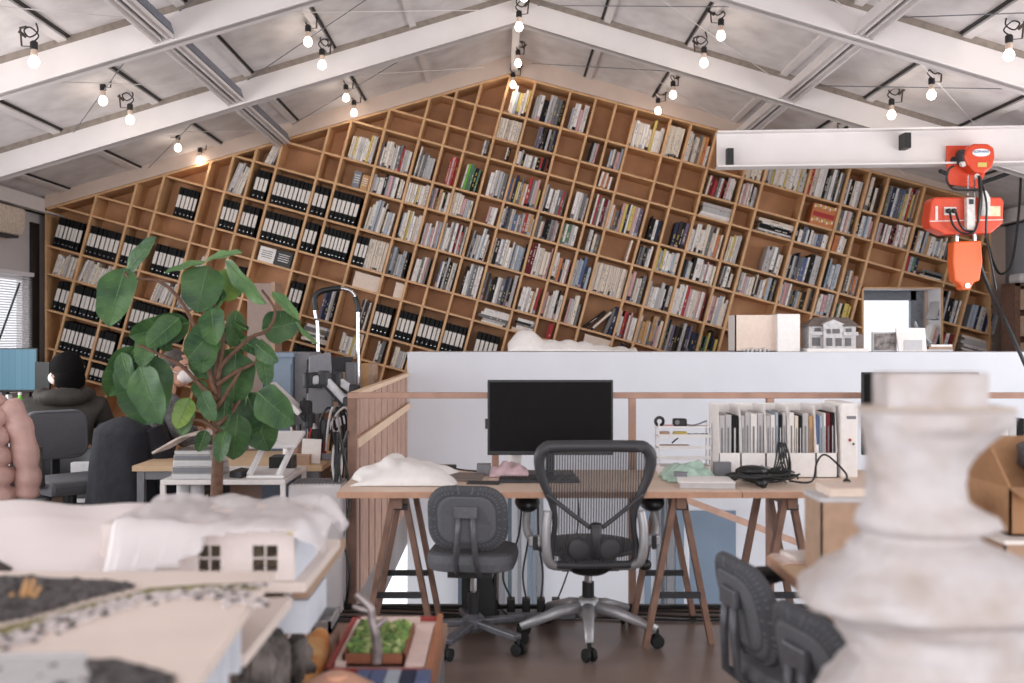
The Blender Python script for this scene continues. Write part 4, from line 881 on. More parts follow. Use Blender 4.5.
# cables in front of the files
m = MB(); r = random.Random(3)
for i in range(9):
    c = Vector((1.22+r.uniform(-.04, .05), 4.62+r.uniform(-.06, .06), DZ+.012)); R = r.uniform(.05, .11); tl = r.uniform(-.5, .5)
    m.tube(spline([c+Vector((R*1.3*math.cos(a+tl), .5*R*math.sin(a+tl), .008*i*.6+.02*abs(math.sin(a*1.5+i)))) for a in [j*.7 for j in range(9)]], 4), .0045, BLACK, 6)
for i in range(4): m.tube(spline([(1.24, 4.62, DZ+.02), (1.27+.012*i, 4.64, DZ+.10), (1.285+.01*i, 4.65, DZ+.19), (1.30+.014*i, 4.65, DZ+.10), (1.33, 4.62, DZ+.02)], 5), .0045, BLACK, 6)
m.tube(spline([(1.32, 4.6, DZ+.02), (1.42, 4.58, DZ+.02), (1.47, 4.66, DZ+.10), (1.52, 4.68, DZ+.13), (1.58, 4.6, DZ+.06), (1.57, 4.55, DZ+.03)], 5), .005, BLACK, 6)
m.ell((1.565, 4.53, DZ+.025), (.016, .03, .016), BLACK, 10); m.ell((1.16, 4.64, DZ+.06), (.08, .05, .028), BLACK, 12)
tag(m.build('cable_bundle'), 'tangled black power cables lying in front of the grey files', 'cable')
t = thing('telephone_handset', 'black handset lying at the joint of the two desk tops', 'handset', (1.13, 4.6, DZ)); m = MB().tube(spline([(1.06, 4.69, DZ+.02), (1.10, 4.63, DZ+.04), (1.15, 4.56, DZ+.03), (1.18, 4.50, DZ+.018)], 5), [.022]*4+[.014]*8+[.02]*4, BLACK, 10); m.build('body', t, smooth=True)
def cbag(a, b):
    e = (math.sin(math.pi*a)*math.sin(math.pi*b))**.5; return (1.13+.2*a, 4.66+.13*b, DZ+.004+e*(.06+.05*noise.noise((a*5, b*5, 4))))
sheet('clear_bag', 'clear crumpled plastic bag under the black cables on the desk', 'bag', cbag, mat('clear_bag_film', (222, 216, 216), .2, alpha=.5), 14, 10, .002)
# ---------------------------------------------------------------- far left: desk, screen, chairs and two people
def kp(y): return F/y
TW = mat('work_desk', (206, 176, 142), .5, var=.06, scale=8)
def work_table(name, x0, x1, y0, y1, z, lab, legm, top, lx=None):
    t = thing(name, lab, 'table', ((x0+x1)/2, (y0+y1)/2, 0))
    MB().bb((x0, y0, z-.03), (x1, y1, z), top).build('table_top', t)
    for x in (x0+.04, x1-.04):
        for y in (y0+.04, y1-.04): MB().bb((x-.02, y-.02, 0), (x+.02, y+.02, z-.03), legm).build('leg', t)
    MB().bb((x0+.04, y0+.03, z-.08), (x1-.04, y0+.05, z-.03), legm).build('apron', t)
    return t
work_table('work_desk', -4.75, -3.42, 7.85, 8.75, .735, 'desk with blue-lit monitor at the far left by the blind', DARK, TW)
SCR = bpy.data.materials.new('lit_screen'); SCR.use_nodes = True
nt = SCR.node_tree; b_ = nt.nodes['Principled BSDF']; tc = nt.nodes.new('ShaderNodeTexCoord'); br = nt.nodes.new('ShaderNodeTexBrick'); br.inputs['Scale'].default_value = 9
br.inputs['Color1'].default_value = (.10, .30, .44, 1); br.inputs['Color2'].default_value = (.13, .36, .50, 1); br.inputs['Mortar'].default_value = (.09, .26, .38, 1); br.inputs['Mortar Size'].default_value = .03
nt.links.new(tc.outputs['Object'], br.inputs['Vector']); nt.links.new(br.outputs['Color'], b_.inputs['Emission Color']); b_.inputs['Emission Strength'].default_value = .6; b_.inputs['Base Color'].default_value = (.02, .03, .04, 1)
k7 = kp(8.45); a, b = P(-32, 348, k7), P(38, 392, k7)
mo = monitor((a.x+b.x)/2, 8.45, a.z-.41-.0, b.x-a.x, a.z-b.z, 0, 'lit monitor with blue screen at the left edge of the picture', SCR)
mo.location.z = .736
for o in kids(mo):
    if o.name.startswith(('case', 'screen')): o.location.z += (a.z-(a.z-b.z)-.1)-.736
    if o.name.startswith('stand_post'): o.scale.z = 1.0+((a.z-(a.z-b.z)-.1)-.736+.12)/.2
m = MB(); p = P(42, 362, kp(8.4)); m.bb((p.x-.06, 8.4, .737), (p.x+.06, 8.44, P(0, 362, kp(8.4)).z), BLACK); q = m.build('speaker'); tag(q, 'black slim speaker behind the person in the dark coat', 'speaker')
GRN = mat('green_bottle', (116, 200, 70), .35)
p = PZ(20, 415, .735); p = Vector((P(20, 0, kp(8.1)).x, 8.1, .736)); t = thing('drink_bottle', 'green plastic drink bottle on the desk below the blue screen', 'bottle', p)
MB().lathe([(.028, 0), (.034, .01), (.033, .13), (.030, .15), (.014, .19), (.013, .2)], p, GRN, 14).build('bottle', t, smooth=True); MB().lathe([(.015, .2), (.015, .222), (.01, .224)], p, WHITE, 12).build('cap', t)
p = Vector((P(8, 0, kp(8.1)).x, 8.09, .736)); t = thing('clear_bottle', 'clear plastic bottle with white cap beside the green bottle', 'bottle', p)
MB().lathe([(.03, 0), (.034, .01), (.033, .12), (.014, .17), (.013, .18)], p, mat('clear_plastic', (190, 196, 206), .2, alpha=.6), 14).build('bottle', t, smooth=True); MB().lathe([(.015, .18), (.015, .2), (.01, .202)], p, WHITE, 12).build('cap', t)
q = MB().bb((P(26, 0, kp(8.2)).x, 8.2, .736), (P(36, 0, kp(8.2)).x, 8.3, .90), BM['pink']).build('tissue_box'); tag(q, 'pink patterned box behind the green drink bottle', 'box')
# --- people, seated; local frame: +y is where they look, seat height given
def person(loc, rz, lab, seat, coat, hair, hairm, lean=.12, head_turn=0, arms='desk', hood=False, scale=1.0, pants=None, grain=None):
    t = thing('person', lab, 'person', loc, rz); s = scale
    def skin(name, verts, edges, radii, mt, root=0, sub=2, parent=t):
        me = bpy.data.meshes.new(name); me.from_pydata(verts, edges, []); o = bpy.data.objects.new(name, me); C.objects.link(o); o.parent = parent; me.materials.append(mt)
        d = o.modifiers.new('skin', 'SKIN'); 
        for i, r in enumerate(radii): me.skin_vertices[0].data[i].radius = (r if isinstance(r, tuple) else (r, r)); me.skin_vertices[0].data[i].use_root = (i == root)
        d.use_smooth_shade = True; e = o.modifiers.new('sub', 'SUBSURF'); e.levels = sub; e.render_levels = sub
        dg = bpy.context.evaluated_depsgraph_get(); me2 = bpy.data.meshes.new_from_object(o.evaluated_get(dg)); o.modifiers.clear(); o.data = me2; me2.name = name
        return o
    def sh(z): return lean*(z-seat)/.5
    z = seat; neck = z+.57; hd = neck+.13; hy = sh(neck)+.05
    wr = [(.20, sh(z+.42)+.38, z+.27), (-.20, sh(z+.42)+.38, z+.27)] if arms == 'desk' else [(.16, .30, z+.2), (-.16, .30, z+.2)]
    V = [(0, 0, z+.07), (0, sh(z+.25), z+.25), (0, sh(z+.44), z+.44), (0, sh(neck), neck-.02), (0, hy-.01, neck+.05),
         (.19, sh(z+.46), z+.455), (.25, sh(z+.3)+.08, z+.24), wr[0], (-.19, sh(z+.46), z+.455), (-.25, sh(z+.3)+.08, z+.24), wr[1],
         (.1, .02, z+.06), (.13, .42, z+.05), (.13, .44, .1), (.13, .56, .05), (-.1, .02, z+.06), (-.13, .42, z+.05), (-.13, .44, .1), (-.13, .56, .05)]
    E_ = [(0,1),(1,2),(2,3),(3,4),(2,5),(5,6),(6,7),(2,8),(8,9),(9,10),(0,11),(11,12),(12,13),(13,14),(0,15),(15,16),(16,17),(17,18)]
    Rr = [(.15,.11),(.14,.10),(.15,.10),.055,.052,.055,.042,.028,.055,.042,.028,.085,.06,.042,.035,.085,.06,.042,.035]
    body = skin('body', V, E_, Rr, SKIN)
    # head with face, joined to the body mesh
    hm = MB(); hr = Matrix.Rotation(head_turn, 3, 'Z'); hc = Vector((0, hy+.015, hd))
    hm.ell(hc, (.074, .094, .118), SKIN, 18, hr); hm.ell(hc+hr @ Vector((0, .03, -.06)), (.056, .062, .062), SKIN, 14, hr)
    hm.add([hc+hr @ Vector(v) for v in ((-.012, .088, .012), (.012, .088, .012), (.018, .09, -.03), (-.018, .09, -.03), (0, .118, -.024))], [(0,1,4),(1,2,4),(2,3,4),(3,0,4)], SKIN)
    for e in (-1, 1):
        hm.ell(hc+hr @ Vector((e*.076, -.005, -.01)), (.012, .022, .032), SKIN, 8, hr)
        hm.ell(hc+hr @ Vector((e*.03, .083, .012)), (.011, .008, .006), BLACK, 8, hr); hm.box(hc+hr @ Vector((e*.03, .088, .03)), (.03, .006, .006), hairm, hr)
    hm.box(hc+hr @ Vector((0, .09, -.055)), (.04, .006, .008), mat('lips', (150, 92, 86), .5), hr)
    # hands: palm, four fingers and thumb curled on the desk or lap
    for (wx, wy, wz), e in ((wr[0], 1), (wr[1], -1)):
        hm.ell((wx-e*.02, wy+.045, wz), (.04, .05, .016), SKIN, 10)
        for i in range(4): L = (.06, .072, .068, .05)[i]; x = wx-e*.02+e*(-.028+.018*i); hm.tube([(x, wy+.08, wz), (x, wy+.08+L*.6, wz+.006), (x, wy+.08+L, wz-.014)], [.009, .0085, .007], SKIN, 6)
        hm.tube([(wx-e*.055, wy+.03, wz), (wx-e*.08, wy+.06, wz), (wx-e*.085, wy+.085, wz-.006)], [.011, .01, .008], SKIN, 6)
    hb = hm.build('head', t, local=True, smooth=True)
    import bmesh
    bm = bmesh.new(); bm.from_mesh(body.data); off = len(body.data.materials)
    for mt in hb.data.materials: body.data.materials.append(mt)
    n0 = len(bm.faces); bm.from_mesh(hb.data); bm.faces.ensure_lookup_table()
    for f in bm.faces[n0:]: f.material_index += off; f.smooth = True
    bm.to_mesh(body.data); bm.free(); bpy.data.objects.remove(hb)
    # clothing
    skin('jacket', V[:3]+[(0, sh(neck-.01), neck-.005)]+V[5:7]+[tuple(Vector(V[6])*.12+Vector(V[7])*.88)]+V[8:10]+[tuple(Vector(V[9])*.12+Vector(V[10])*.88)], [(0,1),(1,2),(2,3),(2,4),(4,5),(5,6),(2,7),(7,8),(8,9)],
         [(.18,.135),(.175,.125),(.19,.125),(.085,.08),.085,.07,.048,.085,.07,.048], coat)
    skin('trousers', [V[0]]+V[11:14]+V[15:18], [(0,1),(1,2),(2,3),(0,4),(4,5),(5,6)], [(.165,.12),.10,.075,.055,.10,.075,.055], pants or DARK)
    for e in (-1, 1): MB().ell((e*.13, .52, .045), (.045, .12, .045), BLACK, 10).build('shoe', t, local=True, smooth=True)
    if hood:
        m = MB(); ring = []
        for i in range(13):
            a = math.radians(-60+300*i/12)-math.pi/2-math.radians(90)+math.radians(30); ring.append((.135*math.cos(a), sh(neck)-.02+.11*math.sin(a), neck-.035+.02*math.sin(a*1)))
        m.tube(ring, .05, coat, 10); m.ell((0, sh(neck)-.12, neck-.04), (.15, .07, .065), coat, 16); m.build('hood', t, local=True, smooth=True)
    m = MB()
    if hair == 'bob':
        m.ell(hc+hr @ Vector((0, -.02, .025)), (.098, .105, .122), hairm, 20, hr, .12, 3); m.ell(hc+hr @ Vector((0, -.045, -.05)), (.10, .075, .11), hairm, 18, hr, .15, 5)
    else:
        m.ell(hc+hr @ Vector((0, -.014, .026)), (.08, .094, .105), hairm, 18, hr, .05, 2)
    m.build('hair', t, local=True, smooth=True)
    m = MB(); MK = mat('face_mask', (232, 224, 222), .8)
    m.ell(hc+hr @ Vector((0, .06, -.045)), (.066, .062, .055), MK, 16, hr)
    for e in (-1, 1): m.tube([hc+hr @ Vector((e*.062, .05, -.03)), hc+hr @ Vector((e*.082, .01, -.012)), hc+hr @ Vector((e*.085, -.012, .012))], .004, MK, 6)
    m.build('face_mask', t, local=True, smooth=True)
    return t
HAIRB = mat('black_hair', (15, 13, 14), .85, var=.2, scale=60, spec=.15); HAIRG = mat('grey_short_hair', (84, 76, 72), .8, var=.3, scale=90)
COAT = mat('dark_olive_coat', (58, 54, 50), .75, var=.2, scale=14, bump=.4); KNIT = mat('speckled_knit', (112, 108, 110), .9, var=.5, scale=130, col2=(44, 43, 46))
k1 = kp(6.75)
p1 = person((-3.24, 7.35, 0), math.radians(22), 'person with black hair and mask in a dark hooded coat, seen from behind', .38, COAT, 'bob', HAIRB, .10, math.radians(38), hood=True)
p1.scale = (1.22, 1.15, 1.06)
k2 = kp(6.45)
person((-2.27, 6.38, 0), math.radians(-50), 'person with short grey hair, white mask and speckled grey sweater behind the plant', .50, KNIT, 'short', HAIRG, .10, math.radians(-48))
# --- armchairs at left
OLV = mat('chair_olive', (84, 80, 76), .8, var=.08, scale=90)
def office_armchair(loc, rz, lab, cm=None, seat=.46):
    cm = cm or GSEAT
    t = thing('armchair', lab, 'office chair', loc, rz)
    m = MB(); m.box((0, .0, seat-.04), (.48, .46, .09), cm); m.build('seat', t, local=True, bevel=.03)
    m = MB(); pr = rrect(.41, .32, .08, 6); n = len(pr); vs = [(x, -.23-.04*(z/.4)+x*x*.5-dy, seat+.26+z) for dy in (0, .06) for x, z in pr]
    m.add(vs, [tuple(range(n)), tuple(range(2*n-1, n-1, -1))]+[(j, (j+1)%n, n+(j+1)%n, n+j) for j in range(n)], cm); m.build('backrest', t, local=True, bevel=.014)
    for s in (-1, 1):
        m = MB(); m.tube(spline([(s*.27, .17, seat+.0), (s*.28, .18, seat+.1), (s*.28, .14, seat+.2), (s*.28, -.02, seat+.21), (s*.28, -.17, seat+.17), (s*.28, -.2, seat+.06), (s*.27, -.14, seat-.02), (s*.27, .17, seat)], 4), .022, OLV, 8); m.build('arm', t, local=True, smooth=True)
        MB().box((s*.28, .0, seat+.215), (.065, .3, .04), OLV).build('arm_pad', t, local=True, bevel=.015)
    MB().bb((-.025, -.27, seat-.06), (.025, -.24, seat+.3), BLACK).build('back_bar', t, local=True); MB().tube([(0, 0, .09), (0, 0, seat-.08)], .025, BLACK, 12).build('gas_column', t, local=True)
    casters(t, .28, .2, DARK); return t
k3 = kp(5.95); office_armchair((-2.78, 6.43, 0), math.radians(-132), 'grey office armchair with padded looped arms behind the person in the dark coat', None, .50)
k4 = kp(6.3); office_armchair((-2.17, 6.36, 0), math.radians(-30), 'olive grey office armchair under the person in the grey sweater', OLV, .44)
# --- the chair under the navy jacket, with the jacket draped over its back
def jacket(name, lab, c, w_, h_, d_, rz, mt, puff=0, seed=0, flare=.25):
    R = Matrix.Rotation(rz, 3, 'Z'); c = Vector(c)
    def fn(a, b):
        ang = 2*math.pi*a; zz = b; sx = math.copysign(abs(math.cos(ang))**.7, math.cos(ang)); sy = math.copysign(abs(math.sin(ang))**.8, math.sin(ang))
        cap = max(0.02, min(1, (1-zz)/.14))**.5; f = (1+flare*(1-zz))*cap
        r_ = 1+.06*noise.noise((math.cos(ang)*2+seed, math.sin(ang)*2, zz*3))
        if puff: r_ += .16*abs(math.sin(zz*math.pi*puff))**.45-.1
        else: r_ += .05*math.sin(ang*7+zz*2)*(1-zz)
        return c+R @ Vector((sx*w_*.5*f*r_, sy*d_*.5*f*r_, zz*h_))
    m = MB(); m.grid(fn, 40, 36, mt)
    t = thing(name, lab, 'jacket', c, 0); m.build('jacket_body', t, smooth=True)
    s_ = MB()
    for e in (-1, 1):
        s0 = c+R @ Vector((e*w_*.46, .04, h_*.86)); pts = spline([s0, s0+R @ Vector((e*.07, .02, -.15)), s0+R @ Vector((e*.09, .05, -.38)), s0+R @ Vector((e*.07, .06, -.5))], 6)
        rad = [(.07 if not puff else .05*(1+.4*abs(math.sin(i*.85))**.5)) for i in range(len(pts))]; s_ = MB(); s_.tube(pts, rad, mt, 12); s_.build('sleeve', t, smooth=True)
    return t
NAVY = mat('navy_cloth', (26, 27, 36), .9, var=.2, scale=20, bump=.3); PINK = mat('pink_nylon', (196, 158, 150), .5, var=.08, scale=16, bump=.3)
k5 = kp(5.75); xq = P(128, 0, k5).x
jacket('navy_jacket', 'navy jacket draped over a chair back in front of the person in grey', (-2.31, 6.08, .34), .42, .58, .22, math.radians(-30), NAVY, 0, 3, .35)
k6 = kp(5.35); xp = P(-20, 0, k6).x
jacket('padded_jacket', 'pink quilted down jacket hung over a chair at the left edge', (xp, 5.25, .52), .40, .63, .22, math.radians(-10), PINK, 6, 8, .2)
t = thing('steel_chair', 'chair with bent steel tubes under the pink down jacket', 'chair', (xp, 5.5, 0))
for s in (-1, 1): MB().tube(spline([(xp+s*.2, 5.27, 1.1), (xp+s*.2, 5.27, .5), (xp+s*.21, 5.35, .12), (xp+s*.21, 5.6, .03), (xp+s*.21, 5.8, .12), (xp+s*.2, 5.72, .44)], 5), .014, CHROME, 8).build('frame_tube', t, smooth=True)
MB().bb((xp-.21, 5.32, .43), (xp+.21, 5.74, .48), DARK).build('seat', t, bevel=.02); MB().bb((xp-.2, 5.285, .62), (xp+.2, 5.31, 1.08), DARK).build('backrest', t, bevel=.01)
# things under the far desk
for i, (x, y, w_, h_, cl, lab) in enumerate(((-3.05, 7.2, .16, .5, GREYW, 'pale grey computer case under the far desk, left one'), (-2.75, 7.2, .2, .48, GREYW, 'pale grey computer case under the far desk, right one'), (-2.45, 7.1, .25, .42, BLACK, 'black bag-like case on the floor beside the pale computer cases'))):
    t = thing('computer_case', lab, 'computer', (x, y, 0)); MB().bb((x-w_/2, y, 0), (x+w_/2, y+.4, h_), cl).build('case', t, bevel=.008); m = MB()
    for j in range(4): m.bb((x-w_*.35, y-.004, .1+j*.07), (x+w_*.35, y, .14+j*.07), DARK)
    m.build('drive_bays', t)
# ---------------------------------------------------------------- side table, its books and stand; worktop behind
sy = 4.98; ks = kp(sy)
x0, x1 = P(160, 0, ks).x, P(285, 0, ks).x; STZ = EYE-(480-VY)/ks
ST = mat('side_table_white', (222, 216, 214), .45, var=.03)
t = thing('side_table', 'white metal side table with thin legs behind the plant', 'table', ((x0+x1)/2, sy+.25, 0))
MB().bb((x0, sy, STZ-.025), (x1, sy+.55, STZ), ST).build('table_top', t, bevel=.004)
for x in (x0+.012, x1-.012):
    for y in (sy+.012, sy+.53): MB().bb((x-.012, y-.012, 0), (x+.012, y+.012, STZ-.025), ST).build('leg', t)
MB().bb((x0+.02, sy+.5, .12), (x1-.02, sy+.53, .5), mat('black_panel', (20, 19, 21), .6)).build('back_panel', t)
for i, x in enumerate((P(176, 0, ks).x, P(190, 0, ks).x)): q = MB().tube([(x, sy+.12, .0), (x, sy+.12, STZ-.03)], .035, GREYW, 14).build('cardboard_tube'); tag(q, ('left', 'right')[i]+' pale tube standing under the white side table', 'tube')
bz = STZ
for i, (cl, th) in enumerate((('pale grey', .03), ('pale grey', .035), ('white', .03), ('pale grey', .028), ('pale grey', .022))):
    xa, xb = P(170+i*.8, 0, ks).x, P(213-i, 0, ks).x
    t = thing('picture_book', '%s large book, %s from bottom in the pile under the open magazine' % (cl, ORD[i]), 'book', ((xa+xb)/2, sy+.15, bz), 0, 'books piled on the side table')
    MB().bb((xa, sy+.02, bz+.001), (xb, sy+.3, bz+th-.001), BM[cl]).build('cover', t); MB().bb((xa+.004, sy+.016, bz+.004), (xb-.004, sy+.02, bz+th-.005), GREYP if i % 2 else GREYW).build('page_edge', t); bz += th
def openmag(a, b): return (P(152+80*a, 0, ks).x, sy-.0+.26*b, bz+.03+.055*math.sin(min(1, a*1.1)*math.pi*.62)-.06*max(0, .35-a)*2)
o = MB().grid(openmag, 20, 4, mat('magazine_page', (206, 188, 178), .5, var=.25, scale=14)).build('open_magazine', solid=.012, smooth=True); tag(o, 'open magazine bending over the pile of large books', 'magazine')
t = thing('laptop_stand', 'white angled laptop stand on the side table right of the plant stem', 'stand', (P(262, 0, ks).x, sy+.15, STZ))
xa, xb = P(243, 0, ks).x, P(281, 0, ks).x
MB().bb((xa, sy+.06, STZ), (xb, sy+.34, STZ+.014), WHITE).build('base_plate', t, bevel=.004)
for x in (xa+.01, xb-.03): MB().bar((x, sy+.08, STZ+.012), (x+.05, sy+.2, P(0, 449, ks).z), .022, .022, WHITE).build('support', t)
m = MB(); m.box(((xa+xb)/2+.03, sy+.22, P(0, 444, ks).z), (.24, .26, .02), WHITE, Matrix.Rotation(.2, 3, 'X')); m.build('tray', t, bevel=.006)
q = MB().bb((P(252, 0, ks).x, sy+.36, STZ), (P(276, 0, ks).x, sy+.5, STZ+.07), BLACK).build('black_case'); tag(q, 'black case behind the laptop stand', 'case')
q = MB().slab([(P(224, 0, ks).x, sy+.1), (P(238, 0, ks).x, sy+.05), (P(241, 0, ks).x, sy+.2), (P(228, 0, ks).x, sy+.26)], STZ, STZ+.03, DARK).build('dark_notebook'); tag(q, 'dark notebook lying between the plant stem and laptop stand', 'notebook')
# the worktop with monitor arms
wy = 5.6; kw = kp(wy); WZ = EYE-(466-VY)/kw
t = work_table('work_table', P(132, 0, kw).x, P(322, 0, kw).x, wy, wy+.75, WZ, 'pale wooden worktop with clutter and monitor arms behind the plant', GREYP, TW)
def wp(px): return P(px, 0, kw).x
q = MB().bb((wp(285), wy+.04, WZ), (wp(308), wy+.14, WZ+.055), CARD).build('carton'); tag(q, 'small brown carton at the front of the cluttered worktop', 'box')
q = MB().bar((wp(307), wy+.1, WZ+.003), (wp(308), wy+.12, WZ+.14), .11, .004, PAPER, up=(0, 1, 0)).build('note_sheet'); tag(q, 'white note sheet standing behind the small brown carton', 'paper')
t = thing('pen_pot', 'brown pen pot crowded with pens on the cluttered worktop', 'pot', (wp(292), wy+.25, WZ)); MB().lathe([(.045, 0), (.05, .12), (.044, .12), (.04, .01)], (wp(292), wy+.25, WZ), WOODB, 14).build('pot', t)
for i, cl in enumerate(('red', 'tan', 'black', 'orange', 'white', 'grey', 'blue')): MB().tube([(wp(292)+.03*math.cos(i*.9), wy+.25+.03*math.sin(i*.9), WZ+.02), (wp(292)+.06*math.cos(i*.9), wy+.25+.05*math.sin(i*.9), WZ+.19+.01*(i % 3))], .005, BM[cl], 6).build('pen', t)
for i, (px, h_, mm, nm) in enumerate(((277, .10, WHITE, 'white'), (283, .14, CARD, 'brown'), (303, .09, GREYP, 'grey'), (316, .12, BM['dark red'], 'dark red'), (320, .17, BM['tan'], 'tan'))):
    p = (wp(px), wy+.3, WZ); t = thing('canister', nm+' small canister among the clutter on the worktop', 'canister', p); MB().lathe([(.03, 0), (.034, .01), (.033, h_*.8), (.02, h_)], p, mm, 12).build('body', t, smooth=False); MB().lathe([(.022, h_), (.022, h_+.02), (.01, h_+.025)], p, DARK, 10).build('cap', t)
AW = mat('arm_silver', (214, 214, 220), .35, .2)
def mon_arm(base, pts, lab):
    t = thing('swing_arm', lab, 'monitor arm', base)
    MB().tube([base, (base[0], base[1], pts[0][2]+.02)], .03, BLACK, 12).build('pole', t); MB().box((base[0], base[1], base[2]+.02), (.1, .1, .04), GREYP).build('clamp', t, bevel=.006)
    for a_, b_ in zip(pts, pts[1:]): MB().bar(a_, b_, .05, .055, AW).build('arm_segment', t, bevel=.012); MB().bar(Vector(a_)+Vector((0, -.02, -.032)), Vector(b_)+Vector((0, -.02, -.032)), .03, .016, BLACK).build('arm_cover', t)
    for q_ in pts: MB().lathe([(.034, -.04), (.038, -.03), (.038, .04), (.03, .05)], q_, DARK, 12).build('joint', t)
    MB().box(Vector(pts[-1])+Vector((0, -.05, 0)), (.012, .012, .14), BLACK).build('screen_plate', t); return t
ka = kp(5.9)
def ap(px, py, y=5.9): p = P(px, py, kp(y)); return (p.x, y, p.z)
mon_arm((ap(316, 0)[0], 5.9, WZ), [ap(316, 437), ap(318, 418), ap(301, 405)][0:1]+[ap(309, 421), ap(306, 409)], 'short black and silver monitor arm at the back of the worktop')
mon_arm((ap(326, 0)[0], 5.9, WZ), [ap(326, 428), ap(352, 417), ap(348, 405), ap(324, 379), ap(309, 381)], 'silver monitor arm folding up to the grey panel')
mon_arm((ap(343, 0, 6.2)[0], 6.2, WZ-.0), [ap(338, 395, 6.2), ap(354, 392, 6.2), ap(337, 380, 6.2), ap(334, 381, 6.2)], 'rear silver monitor arm beside the railing corner')
t = thing('tablet_lamp', 'flat white panel lamp tilted on a black joint above the worktop', 'lamp', ap(290, 400))
MB().bar(ap(271, 384), ap(302, 413), .03, .16, WHITE, up=(0, 1, 0)).build('panel', t, bevel=.005); MB().bar(ap(302, 412), ap(310, 426), .04, .04, BLACK).build('neck', t, bevel=.005); MB().tube([ap(310, 426), ap(312, 470)], .016, BLACK, 8).build('stem', t)
# grey-blue locker cabinets behind
kl = kp(6.9); LB = mat('locker_blue', (124, 140, 158), .5, var=.04); LG = mat('locker_grey', (124, 124, 130), .5, var=.05)
def lp(px): return P(px, 0, kl).x
t = thing('steel_cabinet', 'blue grey steel cabinet behind the worktop', 'cabinet', (lp(276), 7.1, 0)); zt = EYE-(357-VY)/kl
MB().bb((lp(262), 6.9, 0), (lp(292), 7.4, zt), LB).build('body', t); MB().bb((lp(260), 6.88, zt), (lp(294), 7.4, zt+.03), LB).build('top', t); MB().bb((lp(263), 6.885, .1), (lp(291), 6.9, zt-.05), LB).build('door', t); MB().bb((lp(264), 6.87, .9), (lp(265.5), 6.885, 1.1), BLACK).build('handle', t)
t = thing('grey_cabinet', 'grey steel cabinet with black handle right of the blue one', 'cabinet', (lp(300), 7.1, 0)); MB().bb((lp(293), 6.95, 0), (lp(308), 7.4, zt+.03), LG).build('body', t); MB().bb((lp(306), 6.93, 1.08), (lp(307), 6.95, 1.25), BLACK).build('handle', t)
t = thing('display_back', 'large grey display seen from behind, held by the silver arm', 'monitor', ap(318, 415, 6.3)); MB().prism([(ap(306, 0, 6.3)[0], ap(0, 416, 6.3)[2]), (ap(309, 0, 6.3)[0], ap(0, 356, 6.3)[2]), (ap(330, 0, 6.3)[0], ap(0, 352, 6.3)[2]), (ap(333, 0, 6.3)[0], ap(0, 412, 6.3)[2])], 6.3, 6.34, LG).build('case', t, bevel=.008)
MB().bb((ap(314, 0, 6.3)[0], 6.27, ap(0, 388, 6.3)[2]), (ap(322, 0, 6.3)[0], 6.3, ap(0, 372, 6.3)[2]), BLACK).build('mount', t); MB().bb((ap(318, 0, 6.3)[0], 6.34, WZ), (ap(322, 0, 6.3)[0], 6.38, ap(0, 400, 6.3)[2]), BLACK).build('stand', t)
# hand truck with its folding handle
kh2 = kp(7.4)
def hp(px, py): p = P(px, py, kh2); return (p.x, 7.4, p.z)
t = thing('hand_truck', 'chrome hand truck with bent handle and black grip before the bookcase', 'hand truck', (hp(338, 0)[0], 7.4, 0))
m = MB(); m.tube(spline([(hp(319, 0)[0], 7.4, .05), hp(318, 340), hp(316, 318), hp(314, 299), hp(320, 292), hp(331, 289), hp(345, 289), hp(353, 293), hp(357, 302), hp(358, 318), hp(358, 345), (hp(359, 0)[0], 7.4, .05)], 6), .014, CHROME, 8); m.build('frame_tube', t, smooth=True)
m = MB(); m.tube(spline([hp(316, 310), hp(314.5, 299), hp(320, 292), hp(331, 289), hp(341, 288)], 6), .022, BLACK, 9); m.build('grip', t, smooth=True); m = MB(); m.tube(spline([hp(355, 297), hp(357.5, 304), hp(358, 312)], 4), .02, BLACK, 9); m.build('grip', t, smooth=True)
MB().bb((hp(322, 0)[0], 7.38, hp(0, 372)[2]), (hp(352, 0)[0], 7.44, hp(0, 357)[2]), DARK).build('cross_plate', t); MB().bb((hp(346, 0)[0], 7.36, .05), (hp(357, 0)[0], 7.44, hp(0, 362)[2]), GREYP).build('post', t, bevel=.01)
MB().bb((hp(318, 0)[0], 7.2, .04), (hp(360, 0)[0], 7.45, .06), ALU).build('toe_plate', t)
for x in (318, 360): MB().lathe([(.03, -.02), (.08, -.02), (.08, .02), (.03, .02)], (hp(x, 0)[0], 7.5, .08), RUBBER, 16, Matrix.Rotation(math.pi/2, 3, 'Y')).build('wheel', t)
def hpz(px, py, y): p = P(px, py, kp(y)); return (p.x, y, p.z)
for i, (xa, xb, yt_, y, lab) in enumerate(((333, 347, 364, 7.7, 'brown carton behind the hand truck, left one'), (358, 373, 364, 7.75, 'brown carton behind the hand truck, right one'))):
    a = hpz(xa, yt_, y); b = hpz(xb, yt_, y); t = thing('moving_carton', lab, 'box', ((a[0]+b[0])/2, y+.15, 0)); MB().bb((a[0], y, 0), (b[0], y+.3, a[2]), CARD).build('body', t, bevel=.004); MB().bb(((a[0]+b[0])/2-.02, y-.002, a[2]-.2), ((a[0]+b[0])/2+.02, y+.3, a[2]+.002), BM['tan']).build('tape', t)
a = hpz(247, 283, 9.6); b = hpz(274, 355, 9.6); t = thing('tall_carton', 'tall grey brown carton standing before the bookcase behind the plant', 'box', ((a[0]+b[0])/2, 9.75, 0)); MB().bb((a[0], 9.6, 0), (b[0], 9.9, a[2]), mat('grey_board', (158, 138, 128), .8, var=.05)).build('body', t, bevel=.006); MB().bb((b[0]-.03, 9.595, 0), (b[0]+.01, 9.9, a[2]+.01), CARD).build('edge_board', t)
